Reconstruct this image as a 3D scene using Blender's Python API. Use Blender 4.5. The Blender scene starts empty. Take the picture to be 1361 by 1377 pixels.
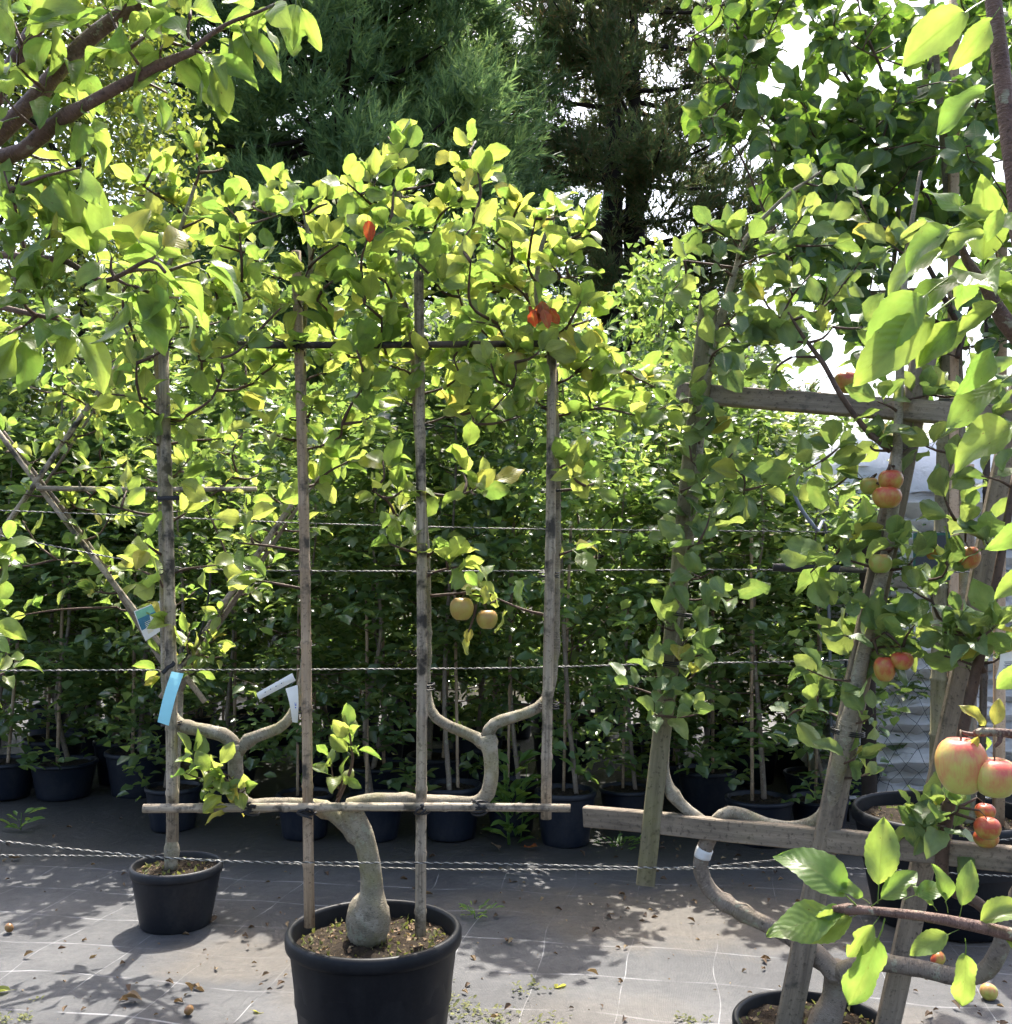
import bpy, math, random
import numpy as np
from mathutils import Vector, Matrix

R = math.radians
random.seed(7)
rng = np.random.default_rng(11)
scene = bpy.context.scene
col = scene.collection

# ------------------------------------------------------------------ camera, sky, sun, exposure
F_PX, CX, CY, CAM_H = 1400.0, 680.5, 688.5, 1.5
PITCH = math.atan(61.5 / F_PX)
cam = bpy.data.objects.new('camera', bpy.data.cameras.new('camera'))
col.objects.link(cam)
cam.location = (0, 0, CAM_H)
cam.rotation_euler = (math.pi / 2 + PITCH, 0, 0)
cam.data.sensor_fit = 'HORIZONTAL'
cam.data.sensor_width = 36
cam.data.lens = 36 * F_PX / 1361
cam.data.clip_start = 0.05
cam.data.clip_end = 3000
scene.camera = cam

SUN_EL, SUN_AZ = 61.0, 6.0
world = bpy.data.worlds.new('World')
scene.world = world
world.use_nodes = True
wn = world.node_tree.nodes
bg = wn['Background']
sky = wn.new('ShaderNodeTexSky')
sky.sky_type = 'NISHITA'
sky.sun_disc = False
sky.sun_elevation = R(SUN_EL)
sky.sun_rotation = R(SUN_AZ)
sky.dust_density = 5.0
sky.air_density = 1.0
world.node_tree.links.new(sky.outputs[0], bg.inputs[0])
bg.inputs[1].default_value = 0.15

sl = bpy.data.lights.new('sun', 'SUN')
sl.energy = 3.3
sl.angle = R(0.5)
sl.color = (1.0, 0.95, 0.86)
sun = bpy.data.objects.new('sun', sl)
col.objects.link(sun)
sdir = Vector((math.sin(R(SUN_AZ)) * math.cos(R(SUN_EL)), math.cos(R(SUN_AZ)) * math.cos(R(SUN_EL)), math.sin(R(SUN_EL))))
sun.rotation_euler = sdir.to_track_quat('Z', 'Y').to_euler()
sun.location = (0, 0, 20)

vs = scene.view_settings
vs.view_transform = 'Standard'
vs.look = 'None'
vs.gamma = 1.0
vs.exposure = 1.85
scene.cycles.use_denoising = True
scene.cycles.max_bounces = 5
scene.cycles.diffuse_bounces = 3
scene.cycles.glossy_bounces = 2
scene.cycles.transmission_bounces = 6
scene.cycles.use_adaptive_sampling = True
scene.cycles.adaptive_threshold = 0.04


def P(x, y, Z):
    """photo pixel + depth along the ground -> world point"""
    u, v = (x - CX) / F_PX, -(y - CY) / F_PX
    d = np.array([u, math.cos(PITCH) - v * math.sin(PITCH), math.sin(PITCH) + v * math.cos(PITCH)])
    return d * (Z / d[1]) + np.array([0, 0, CAM_H])


def G(x, y):
    """photo pixel of a point on the ground"""
    a = P(x, y, 1.0) - np.array([0, 0, CAM_H])
    s = -CAM_H / a[2]
    return a * s + np.array([0, 0, CAM_H])


def PX(Z):
    return Z / F_PX


# ------------------------------------------------------------------ materials
def mat(name):
    m = bpy.data.materials.new(name)
    m.use_nodes = True
    nt = m.node_tree
    b = nt.nodes['Principled BSDF']
    return m, nt, b


def node(nt, typ, **kw):
    n = nt.nodes.new(typ)
    for k, v in kw.items():
        if k.startswith('i_'):
            n.inputs[k[2:].replace('_', ' ')].default_value = v
        else:
            setattr(n, k, v)
    return n


def ramp(nt, fac, stops):
    r = nt.nodes.new('ShaderNodeValToRGB')
    e = r.color_ramp.elements
    while len(e) < len(stops):
        e.new(0.5)
    for el, (p, c) in zip(e, stops):
        el.position = p
        el.color = (*c, 1)
    nt.links.new(fac, r.inputs[0])
    return r.outputs[0]


def mathn(nt, op, a, b=None, c=None):
    n = nt.nodes.new('ShaderNodeMath')
    n.operation = op
    for i, v in enumerate((a, b, c)):
        if v is None:
            continue
        if isinstance(v, (int, float)):
            n.inputs[i].default_value = v
        else:
            nt.links.new(v, n.inputs[i])
    return n.outputs[0]


def mixc(nt, f, a, b, blend='MIX'):
    n = nt.nodes.new('ShaderNodeMix')
    n.data_type = 'RGBA'
    n.blend_type = blend
    for s, v in ((0, f), (6, a), (7, b)):
        if isinstance(v, (int, float)):
            n.inputs[s].default_value = v
        elif isinstance(v, tuple):
            n.inputs[s].default_value = (*v, 1)
        else:
            nt.links.new(v, n.inputs[s])
    return n.outputs[2]


def noise(nt, vec, scale, detail=4, rough=0.55, dist=0.0):
    n = nt.nodes.new('ShaderNodeTexNoise')
    n.inputs['Scale'].default_value = scale
    n.inputs['Detail'].default_value = detail
    n.inputs['Roughness'].default_value = rough
    n.inputs['Distortion'].default_value = dist
    if vec is not None:
        nt.links.new(vec, n.inputs['Vector'])
    return n.outputs[0]


def bump(nt, h, b, strength=0.3, dist=0.01):
    n = nt.nodes.new('ShaderNodeBump')
    n.inputs['Strength'].default_value = strength
    n.inputs['Distance'].default_value = dist
    nt.links.new(h, n.inputs['Height'])
    nt.links.new(n.outputs[0], b.inputs['Normal'])


def objvec(nt):
    return nt.nodes.new('ShaderNodeTexCoord').outputs['Object']


def leaf_mat(name, stops, tstops, trans=0.45, rough=0.42, veins=True, spec=0.5, blotch=True, fine=False):
    """stops: reflected colour over a per-leaf random; tstops: transmitted colour"""
    m, nt, b = mat(name)
    L = nt.links
    geo = nt.nodes.new('ShaderNodeNewGeometry')
    oi = nt.nodes.new('ShaderNodeObjectInfo')
    rnd = mathn(nt, 'FRACT', mathn(nt, 'ADD', geo.outputs['Random Per Island'], oi.outputs['Random']))
    ca, ct = ramp(nt, rnd, stops), ramp(nt, rnd, tstops)
    if not blotch:
        f = mathn(nt, 'MULTIPLY_ADD', oi.outputs['Random'], 0.55, 0.72)
        ca = mixc(nt, 1.0, ca, f, 'MULTIPLY')
        ct = mixc(nt, 1.0, ct, f, 'MULTIPLY')
    if blotch:
        uv0 = nt.nodes.new('ShaderNodeUVMap')
        sh = nt.nodes.new('ShaderNodeVectorMath'); sh.operation = 'ADD'
        cb = nt.nodes.new('ShaderNodeCombineXYZ')
        L.new(mathn(nt, 'MULTIPLY', rnd, 57.0), cb.inputs[2])
        L.new(uv0.outputs[0], sh.inputs[0]); L.new(cb.outputs[0], sh.inputs[1])
        nz = noise(nt, sh.outputs[0], 3.2, 5, 0.6)
        f = mathn(nt, 'MULTIPLY_ADD', nz, 0.9, 0.55)
        ca = mixc(nt, 1.0, ca, f, 'MULTIPLY')
        ct = mixc(nt, 1.0, ct, f, 'MULTIPLY')
        pale = ramp(nt, noise(nt, sh.outputs[0], 2.0, 2), [(0.5, (0, 0, 0)), (0.75, (.45,) * 3)])
        ct = mixc(nt, pale, ct, (.46, .50, .10))
        sp_ = ramp(nt, noise(nt, sh.outputs[0], 11, 2), [(0.70, (0, 0, 0)), (0.76, (.8,) * 3)])
        ca = mixc(nt, sp_, ca, (.10, .05, .02))
        ct = mixc(nt, sp_, ct, (.14, .07, .02))
    if veins:
        uv = nt.nodes.new('ShaderNodeUVMap')
        sp = nt.nodes.new('ShaderNodeSeparateXYZ')
        L.new(uv.outputs[0], sp.inputs[0])
        u, v = sp.outputs[0], sp.outputs[1]     # u along 0..1, v across 0..1
        ac = mathn(nt, 'ABSOLUTE', mathn(nt, 'SUBTRACT', v, 0.5))
        mid = mathn(nt, 'LESS_THAN', ac, 0.022)
        ph = mathn(nt, 'FRACT', mathn(nt, 'MULTIPLY', mathn(nt, 'SUBTRACT', u, mathn(nt, 'MULTIPLY', ac, 0.55)), 9.0))
        side = mathn(nt, 'LESS_THAN', mathn(nt, 'ABSOLUTE', mathn(nt, 'SUBTRACT', ph, 0.5)), 0.06)
        vein = mathn(nt, 'MAXIMUM', mid, mathn(nt, 'MULTIPLY', side, 0.30))
        if fine:
            vo = nt.nodes.new('ShaderNodeTexVoronoi'); vo.feature = 'DISTANCE_TO_EDGE'; vo.inputs['Scale'].default_value = 17
            ms = nt.nodes.new('ShaderNodeMapping'); ms.inputs['Scale'].default_value = (1.6, 1, 1)
            L.new(uv.outputs[0], ms.inputs[0]); L.new(ms.outputs[0], vo.inputs['Vector'])
            vein = mathn(nt, 'MAXIMUM', vein, mathn(nt, 'MULTIPLY', mathn(nt, 'LESS_THAN', vo.outputs['Distance'], 0.05), 0.28))
        ca = mixc(nt, mathn(nt, 'MULTIPLY', vein, 0.45), ca, (0.30, 0.36, 0.12))
        ct = mixc(nt, mathn(nt, 'MULTIPLY', vein, 0.5), ct, (0.16, 0.22, 0.02))
        bh = mathn(nt, 'SINE', mathn(nt, 'MULTIPLY', mathn(nt, 'SUBTRACT', u, mathn(nt, 'MULTIPLY', ac, 0.55)), 56.5))
        bump(nt, bh, b, 0.22, 0.0008)
    L.new(ca, b.inputs['Base Color'])
    b.inputs['Roughness'].default_value = rough
    b.inputs['Specular IOR Level'].default_value = spec
    tr = nt.nodes.new('ShaderNodeBsdfTranslucent')
    L.new(ct, tr.inputs[0])
    mx = nt.nodes.new('ShaderNodeMixShader')
    mx.inputs[0].default_value = trans
    L.new(b.outputs[0], mx.inputs[1])
    L.new(tr.outputs[0], mx.inputs[2])
    L.new(mx.outputs[0], nt.nodes['Material Output'].inputs[0])
    return m


def wood_mat(name, c_dark, c_light, c_spot=None, rough=0.8, along=1.5, across=60, spot=0.62, green=0.0, lent=False):
    """fibres run along v of the UV (metres)"""
    m, nt, b = mat(name)
    uv = nt.nodes.new('ShaderNodeUVMap')
    mp = nt.nodes.new('ShaderNodeMapping')
    mp.inputs['Scale'].default_value = (across, along * 4, 1)
    nt.links.new(uv.outputs[0], mp.inputs[0])
    oi = nt.nodes.new('ShaderNodeObjectInfo')
    ad = nt.nodes.new('ShaderNodeVectorMath')
    ad.operation = 'ADD'
    nt.links.new(mp.outputs[0], ad.inputs[0])
    cmb = nt.nodes.new('ShaderNodeCombineXYZ')
    nt.links.new(mathn(nt, 'MULTIPLY', oi.outputs['Random'], 37.0), cmb.inputs[2])
    nt.links.new(cmb.outputs[0], ad.inputs[1])
    n1 = noise(nt, ad.outputs[0], 1.0, 5, 0.65)
    c = ramp(nt, n1, [(0.3, c_dark), (0.7, c_light)])
    ov = objvec(nt)
    n2 = noise(nt, ov, 14, 4, 0.6)
    if c_spot:
        f = ramp(nt, n2, [(spot - 0.06, (0, 0, 0)), (spot + 0.06, (1, 1, 1))])
        c = mixc(nt, f, c, c_spot)
    n5 = noise(nt, ov, 95, 3, 0.6)
    c = mixc(nt, ramp(nt, n5, [(0.56, (0, 0, 0)), (0.68, (.65,) * 3)]), c, tuple(x * .4 for x in c_dark))
    if lent:
        m2 = nt.nodes.new('ShaderNodeMapping'); m2.inputs['Scale'].default_value = (70, 330, 1)
        nt.links.new(uv.outputs[0], m2.inputs[0])
        ln_ = noise(nt, m2.outputs[0], 1.0, 3, 0.6)
        c = mixc(nt, ramp(nt, ln_, [(0.58, (0, 0, 0)), (0.66, (.7,) * 3)]), c, tuple(x * 1.25 for x in c_light))
        c = mixc(nt, ramp(nt, ln_, [(0.30, (.75,) * 3), (0.40, (0, 0, 0))]), c, tuple(x * .35 for x in c_dark))
        lich = noise(nt, ov, 22, 5, 0.7)
        c = mixc(nt, ramp(nt, lich, [(0.60, (0, 0, 0)), (0.64, (.6,) * 3)]), c, (.30, .31, .22))
        n1 = mathn(nt, 'ADD', n1, mathn(nt, 'MULTIPLY', ln_, .9))
    n4 = noise(nt, ov, 3.0, 3)
    c = mixc(nt, 1.0, c, mathn(nt, 'MULTIPLY_ADD', n4, 0.9, 0.5), 'MULTIPLY')
    if green:
        n3 = noise(nt, ov, 6, 4)
        f3 = ramp(nt, n3, [(0.5, (0, 0, 0)), (0.7, (green,) * 3)])
        c = mixc(nt, f3, c, (0.20, 0.19, 0.05))
    nt.links.new(c, b.inputs['Base Color'])
    b.inputs['Roughness'].default_value = rough
    b.inputs['Specular IOR Level'].default_value = 0.25
    bump(nt, mathn(nt, 'ADD', n1, mathn(nt, 'MULTIPLY', n5, .6)), b, 0.7, 0.004)
    return m


def plain_mat(name, c, rough=0.6, var=0.35, scale=12, spec=0.4, bmp=0.0, bscale=60):
    m, nt, b = mat(name)
    ov = objvec(nt)
    n = noise(nt, ov, scale, 5)
    cc = mixc(nt, 1.0, tuple(c), mathn(nt, 'MULTIPLY_ADD', n, 2 * var, 1 - var), 'MULTIPLY')
    nt.links.new(cc, b.inputs['Base Color'])
    b.inputs['Roughness'].default_value = rough
    b.inputs['Specular IOR Level'].default_value = spec
    if bmp:
        bump(nt, noise(nt, ov, bscale, 4), b, bmp, 0.004)
    return m


M = {}
M['leaf_main'] = leaf_mat('leaf_main', [(0, (.10, .155, .045)), (.5, (.13, .185, .055)), (1, (.18, .22, .07))],
                          [(0, (.20, .34, .055)), (.5, (.33, .46, .07)), (1, (.52, .57, .11))], 0.56, 0.42)
M['leaf_yellow'] = leaf_mat('leaf_yellow', [(0, (.2, .23, .04)), (1, (.30, .26, .04))],
                            [(0, (.42, .46, .08)), (1, (.50, .43, .08))], 0.5, 0.45)
M['leaf_red'] = leaf_mat('leaf_red', [(0, (.16, .03, .012)), (1, (.22, .06, .02))],
                         [(0, (.5, .07, .02)), (1, (.5, .14, .03))], 0.5, 0.6)
M['leaf_near'] = leaf_mat('leaf_near', [(0, (.09, .155, .04)), (1, (.13, .20, .055))],
                          [(0, (.20, .35, .055)), (1, (.37, .48, .08))], 0.56, 0.36, fine=True)
M['leaf_right'] = leaf_mat('leaf_right', [(0, (.085, .14, .055)), (.6, (.11, .17, .065)), (1, (.15, .2, .07))],
                           [(0, (.14, .23, .05)), (.6, (.22, .33, .06)), (1, (.36, .43, .09))], 0.45, 0.42)
M['leaf_pear'] = leaf_mat('leaf_pear', [(0, (.045, .09, .04)), (.6, (.07, .125, .05)), (1, (.10, .16, .055))],
                          [(0, (.08, .17, .02)), (.6, (.15, .28, .03)), (1, (.28, .42, .05))], 0.45, 0.35)
M['leaf_hedge'] = leaf_mat('leaf_hedge', [(0, (.07, .125, .055)), (.6, (.095, .155, .065)), (1, (.14, .19, .08))],
                           [(0, (.14, .23, .05)), (.6, (.26, .39, .07)), (1, (.44, .53, .11))], 0.46, 0.24, veins=False, spec=0.8, blotch=False)
M['leaf_tall'] = leaf_mat('leaf_tall', [(0, (.05, .09, .02)), (1, (.10, .14, .03))],
                          [(0, (.16, .25, .03)), (1, (.36, .40, .06))], 0.42, 0.33, veins=False, spec=0.6, blotch=False)
M['leaf_far'] = leaf_mat('leaf_far', [(0, (.09, .14, .06)), (1, (.14, .19, .08))],
                         [(0, (.16, .24, .08)), (1, (.26, .34, .1))], 0.4, 0.5, veins=False, blotch=False)
M['sequoia'] = leaf_mat('sequoia', [(0, (.055, .11, .055)), (.5, (.10, .17, .075)), (1, (.16, .23, .085))],
                        [(0, (.12, .22, .08)), (1, (.26, .38, .11))], 0.45, 0.55, veins=False, spec=0.3, blotch=False)
M['cypress'] = leaf_mat('cypress', [(0, (.08, .13, .06)), (.7, (.13, .16, .075)), (1, (.2, .14, .08))],
                        [(0, (.14, .24, .08)), (.7, (.22, .28, .09)), (1, (.32, .22, .09))], 0.5, 0.6, veins=False, spec=0.3, blotch=False)
M['weed'] = leaf_mat('weed', [(0, (.06, .13, .03)), (1, (.10, .18, .04))], [(0, (.2, .36, .05)), (1, (.35, .45, .06))], 0.4, 0.4, veins=False, blotch=False)
M['moss'] = leaf_mat('moss', [(0, (.10, .12, .04)), (1, (.2, .2, .06))], [(0, (.2, .24, .05)), (1, (.35, .36, .08))], 0.3, 0.7, veins=False, blotch=False)
M['litter'] = leaf_mat('litter', [(0, (.05, .028, .016)), (.6, (.13, .08, .04)), (1, (.24, .18, .10))], [(0, (.1, .05, .02)), (1, (.3, .2, .08))], 0.15, 0.8, veins=False, blotch=False)
M['bark'] = wood_mat('bark', (.15, .13, .095), (.30, .26, .19), (.36, .32, .25), 0.85, 3, 18, 0.6, green=0.6, lent=True)
M['bark_smooth'] = wood_mat('bark_smooth', (.14, .11, .085), (.25, .205, .16), (.24, .21, .17), 0.75, 4, 14, 0.64, green=0.25, lent=True)
M['twig'] = wood_mat('twig', (.055, .035, .025), (.12, .075, .05), None, 0.7, 4, 20)
M['twig_near'] = wood_mat('twig_near', (.09, .05, .04), (.17, .105, .08), (.24, .18, .15), 0.55, 6, 20, 0.66, lent=True)
M['bamboo'] = wood_mat('bamboo', (.15, .12, .088), (.46, .38, .28), (.045, .038, .03), 0.65, 1.2, 90, 0.57, green=0.2)
M['bamboo_tan'] = wood_mat('bamboo_tan', (.22, .155, .10), (.46, .34, .225), (.06, .05, .038), 0.6, 1.2, 70, 0.62)
M['bamboo_dark'] = wood_mat('bamboo_dark', (.035, .028, .022), (.13, .10, .075), (.02, .018, .015), 0.7, 1.2, 50, 0.55)
M['batten'] = wood_mat('batten', (.13, .105, .078), (.28, .225, .165), (.09, .08, .06), 0.8, 1.5, 55, 0.66, green=0.1)
M['batten_green'] = wood_mat('batten_green', (.12, .105, .06), (.24, .21, .13), (.08, .07, .045), 0.8, 1.5, 55, 0.66, green=0.35)
M['timber'] = wood_mat('timber', (.40, .27, .17), (.58, .42, .28), None, 0.7, 1.5, 45)
M['dark_bark'] = plain_mat('dark_bark', (.03, .024, .02), 0.9, 0.4, 20, 0.2, 0.6, 25)
def pot_mat(name, c, dust, spec):
    m, nt, b = mat(name)
    ov = objvec(nt)
    mp = nt.nodes.new('ShaderNodeMapping'); mp.inputs['Scale'].default_value = (1, 1, .35)
    nt.links.new(ov, mp.inputs[0])
    d1 = noise(nt, mp.outputs[0], 9, 6, 0.7)
    d2 = noise(nt, ov, 70, 4, 0.7)
    f = ramp(nt, mathn(nt, 'ADD', mathn(nt, 'MULTIPLY', d1, .75), mathn(nt, 'MULTIPLY', d2, .3)), [(0.48, (0, 0, 0)), (0.72, (dust,) * 3)])
    sc = nt.nodes.new('ShaderNodeMapping'); sc.inputs['Scale'].default_value = (6, 6, 90)
    nt.links.new(ov, sc.inputs[0])
    scr = ramp(nt, noise(nt, sc.outputs[0], 1.3, 3), [(0.68, (0, 0, 0)), (0.73, (dust,) * 3)])
    cc = mixc(nt, f, tuple(c), (.065, .062, .058))
    cc = mixc(nt, scr, cc, (.05, .05, .052))
    nt.links.new(cc, b.inputs['Base Color'])
    nt.links.new(mathn(nt, 'MULTIPLY_ADD', d1, .35, .28), b.inputs['Roughness'])
    b.inputs['Specular IOR Level'].default_value = spec
    bump(nt, d2, b, 0.06, 0.003)
    return m


M['pot'] = pot_mat('pot', (.004, .005, .0075), .15, .2)
M['pot_blue'] = pot_mat('pot_blue', (.006, .009, .017), .3, .3)
M['pot_grey'] = pot_mat('pot_grey', (.010, .011, .0145), .3, .25)
M['tie'] = plain_mat('tie', (.012, .012, .012), 0.5, 0.3)
M['rubber'] = plain_mat('rubber', (.016, .015, .016), 0.6, 0.3)
M['strand_black'] = plain_mat('strand_black', (.015, .015, .015), 0.4, 0.2)
M['strand_glint'] = plain_mat('strand_glint', (.30, .29, .26), 0.5, 0.3)  # pale colour paints the glints of the dark metal wire
M['tag_teal'] = plain_mat('tag_teal', (.28, .62, .68), 0.5, 0.12, 20)
M['tag_white'] = plain_mat('tag_white', (.70, .68, .62), 0.5, 0.12, 20)
M['ink'] = plain_mat('ink', (.05, .06, .10), 0.6, 0.2)
M['ink_blue'] = plain_mat('ink_blue', (.05, .10, .45), 0.5, 0.2)
M['print_navy'] = plain_mat('print_navy', (.03, .14, .20), 0.4, 0.3, 50)
M['print_green'] = plain_mat('print_green', (.16, .38, .22), 0.4, 0.3, 50)
M['print_cream'] = plain_mat('print_cream', (.66, .60, .42), 0.4, 0.2, 50)
M['sign_green'] = plain_mat('sign_green', (.01, .08, .05), 0.4, 0.2)
M['sign_dark'] = plain_mat('sign_dark', (.025, .03, .035), 0.4, 0.2)
M['tape'] = plain_mat('tape', (.62, .62, .60), 0.4, 0.15)
M['pipe_grey'] = plain_mat('pipe_grey', (.15, .17, .20), 0.5, 0.15)
M['stem'] = plain_mat('stem', (.09, .06, .03), 0.7, 0.3)
def film_mat(name, c, t, fac, bscale):
    m, nt, b = mat(name)
    ov = objvec(nt)
    nn = noise(nt, ov, bscale, 5, 0.6, 0.5)
    oi = nt.nodes.new('ShaderNodeObjectInfo')
    cc = mixc(nt, 1.0, tuple(c), mathn(nt, 'MULTIPLY_ADD', oi.outputs['Random'], 0.2, 0.85), 'MULTIPLY')
    nt.links.new(cc, b.inputs['Base Color'])
    b.inputs['Roughness'].default_value = 0.35
    bump(nt, nn, b, 0.9, 0.03)
    tr = nt.nodes.new('ShaderNodeBsdfTranslucent')
    tr.inputs[0].default_value = (*t, 1)
    mx = nt.nodes.new('ShaderNodeMixShader')
    mx.inputs[0].default_value = fac
    nt.links.new(b.outputs[0], mx.inputs[1]); nt.links.new(tr.outputs[0], mx.inputs[2])
    nt.links.new(mx.outputs[0], nt.nodes['Material Output'].inputs[0])
    return m


M['white_film'] = film_mat('white_film', (.78, .80, .84), (.75, .78, .86), .5, 9)


def soil_mat():
    m, nt, b = mat('soil')
    ov = objvec(nt)
    n = noise(nt, ov, 55, 6, 0.75)
    c = ramp(nt, n, [(0.3, (.010, .008, .006)), (0.55, (.035, .026, .018)), (0.72, (.09, .075, .03)), (0.85, (.16, .12, .07))])
    nt.links.new(c, b.inputs['Base Color'])
    b.inputs['Roughness'].default_value = 0.95
    b.inputs['Specular IOR Level'].default_value = 0.15
    bump(nt, n, b, 1.0, 0.012)
    return m


M['soil'] = soil_mat()


def apple_mat(name, red, green, amt):
    m, nt, b = mat(name)
    ov = objvec(nt)
    oi = nt.nodes.new('ShaderNodeObjectInfo')
    mp = nt.nodes.new('ShaderNodeVectorMath')
    mp.operation = 'ADD'
    cm = nt.nodes.new('ShaderNodeCombineXYZ')
    nt.links.new(mathn(nt, 'MULTIPLY', oi.outputs['Random'], 9.0), cm.inputs[0])
    nt.links.new(ov, mp.inputs[0])
    nt.links.new(cm.outputs[0], mp.inputs[1])
    n = noise(nt, mp.outputs[0], 1.3, 3)
    sp = nt.nodes.new('ShaderNodeSeparateXYZ')
    nt.links.new(ov, sp.inputs[0])
    f = mathn(nt, 'ADD', mathn(nt, 'MULTIPLY', n, 1.6), mathn(nt, 'MULTIPLY', sp.outputs[2], 0.42))
    f = mathn(nt, 'ADD', f, amt - 0.8)
    st = nt.nodes.new('ShaderNodeVectorMath')
    st.operation = 'MULTIPLY'
    st.inputs[1].default_value = (9, 9, 1.2)
    nt.links.new(mp.outputs[0], st.inputs[0])
    f = mathn(nt, 'ADD', f, mathn(nt, 'MULTIPLY', mathn(nt, 'SUBTRACT', noise(nt, st.outputs[0], 1.5, 4), 0.5), 0.5))
    c = ramp(nt, f, [(0.15, green), (0.5, tuple((a + g) / 2 for a, g in zip(red, green))), (0.85, red)])
    sk = noise(nt, ov, 28, 2)
    c = mixc(nt, ramp(nt, sk, [(0.66, (0, 0, 0)), (0.72, (.35,) * 3)]), c, (.55, .42, .18))
    nt.links.new(c, b.inputs['Base Color'])
    b.inputs['Roughness'].default_value = 0.38
    b.inputs['Specular IOR Level'].default_value = 0.4
    b.inputs['Subsurface Weight'].default_value = 0.08
    b.inputs['Subsurface Radius'].default_value = (0.02, 0.008, 0.004)
    return m


M['apple_red'] = apple_mat('apple_red', (.36, .055, .025), (.38, .31, .06), 0.55)
M['apple_blush'] = apple_mat('apple_blush', (.50, .10, .075), (.44, .44, .10), 0.44)
M['apple_russet'] = apple_mat('apple_russet', (.34, .18, .05), (.34, .28, .06), 0.40)
M['apple_brown'] = apple_mat('apple_brown', (.20, .09, .04), (.26, .15, .05), 0.4)
M['apple_green'] = apple_mat('apple_green', (.40, .16, .06), (.26, .30, .06), 0.2)


def fabric_mat():
    m, nt, b = mat('weed_fabric')
    ov = objvec(nt)
    w = nt.nodes.new('ShaderNodeTexNoise')
    w.inputs['Scale'].default_value = 0.9
    w.inputs['Detail'].default_value = 2
    nt.links.new(ov, w.inputs['Vector'])
    v1 = nt.nodes.new('ShaderNodeVectorMath'); v1.operation = 'MULTIPLY_ADD'
    nt.links.new(w.outputs['Color'], v1.inputs[0])
    v1.inputs[1].default_value = (.22, .22, 0)
    nt.links.new(ov, v1.inputs[2])
    mp = nt.nodes.new('ShaderNodeMapping')
    mp.inputs['Rotation'].default_value = (0, 0, R(10))
    nt.links.new(v1.outputs[0], mp.inputs[0])
    sp = nt.nodes.new('ShaderNodeSeparateXYZ')
    nt.links.new(mp.outputs[0], sp.inputs[0])

    def line(c, step, wd):
        fr = mathn(nt, 'FRACT', mathn(nt, 'DIVIDE', c, step))
        return mathn(nt, 'LESS_THAN', mathn(nt, 'ABSOLUTE', mathn(nt, 'SUBTRACT', fr, 0.5)), wd / step / 2)
    ly = line(sp.outputs[1], 0.29, 0.009)
    lx = line(sp.outputs[0], 0.31, 0.0035)
    # weave: fine warp and weft
    wv = nt.nodes.new('ShaderNodeTexWave'); wv.bands_direction = 'X'; wv.inputs['Scale'].default_value = 60
    wv.inputs['Distortion'].default_value = 1.0
    nt.links.new(mp.outputs[0], wv.inputs[0])
    wy = nt.nodes.new('ShaderNodeTexWave'); wy.bands_direction = 'Y'; wy.inputs['Scale'].default_value = 60
    nt.links.new(mp.outputs[0], wy.inputs[0])
    weave = mathn(nt, 'MULTIPLY', wv.outputs['Fac'], wy.outputs['Fac'])
    n1 = noise(nt, ov, 1.6, 6, 0.62)
    n2 = noise(nt, ov, 26, 7, 0.78)
    dust = mathn(nt, 'MULTIPLY_ADD', n2, 0.45, mathn(nt, 'MULTIPLY', n1, 0.9))
    c = ramp(nt, dust, [(0.42, (.022, .023, .027)), (0.66, (.043, .044, .048)), (0.85, (.084, .083, .084))])
    c = mixc(nt, mathn(nt, 'MULTIPLY', weave, 0.45), c, (.05, .05, .053))
    lfade = ramp(nt, noise(nt, ov, 5, 3), [(0.38, (.05,) * 3), (0.66, (1,) * 3)])
    c = mixc(nt, mathn(nt, 'MULTIPLY', mathn(nt, 'MULTIPLY', ly, 0.75), lfade), c, (.27, .27, .28))
    c = mixc(nt, mathn(nt, 'MULTIPLY', mathn(nt, 'MULTIPLY', lx, 0.4), lfade), c, (.5, .5, .5))

    # sand and earth that has washed over the sheet
    def patch(cx, cy, rx, ry, lo, hi):
        a = nt.nodes.new('ShaderNodeVectorMath'); a.operation = 'SUBTRACT'
        nt.links.new(ov, a.inputs[0]); a.inputs[1].default_value = (cx, cy, 0)
        s = nt.nodes.new('ShaderNodeVectorMath'); s.operation = 'MULTIPLY'
        nt.links.new(a.outputs[0], s.inputs[0]); s.inputs[1].default_value = (1 / rx, 1 / ry, 0)
        ln = nt.nodes.new('ShaderNodeVectorMath'); ln.operation = 'LENGTH'
        nt.links.new(s.outputs[0], ln.inputs[0])
        f = mathn(nt, 'SUBTRACT', 1.0, ln.outputs['Value'])
        f = mathn(nt, 'ADD', f, mathn(nt, 'MULTIPLY', mathn(nt, 'SUBTRACT', noise(nt, ov, 4.5, 6, 0.65), 0.5), 1.3))
        return ramp(nt, f, [(lo, (0, 0, 0)), (hi, (1, 1, 1))])
    sand = ramp(nt, n2, [(0.3, (.052, .043, .034)), (0.7, (.11, .094, .075))])
    for (cx, cy, rx, ry, k) in ((0.75, 4.45, .85, .5, .9), (-1.0, 4.0, .38, .3, .75), (0.15, 4.6, .7, .2, .5),
                                (1.15, 3.3, .5, .35, .55), (-0.6, 3.7, .3, .3, .5), (0.3, 3.45, .4, .25, .4), (1.9, 4.4, .7, .6, .7)):
        c = mixc(nt, mathn(nt, 'MULTIPLY', patch(cx, cy, rx, ry, 0.02, 0.45), k), c, sand)
    fine = noise(nt, ov, 140, 4, 0.7)
    c = mixc(nt, 1.0, c, mathn(nt, 'MULTIPLY_ADD', fine, 0.9, 0.55), 'MULTIPLY')
    stain = noise(nt, ov, 2.6, 6, 0.65)
    c = mixc(nt, ramp(nt, stain, [(0.52, (0, 0, 0)), (0.68, (.55,) * 3)]), c, (.032, .032, .033))
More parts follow.
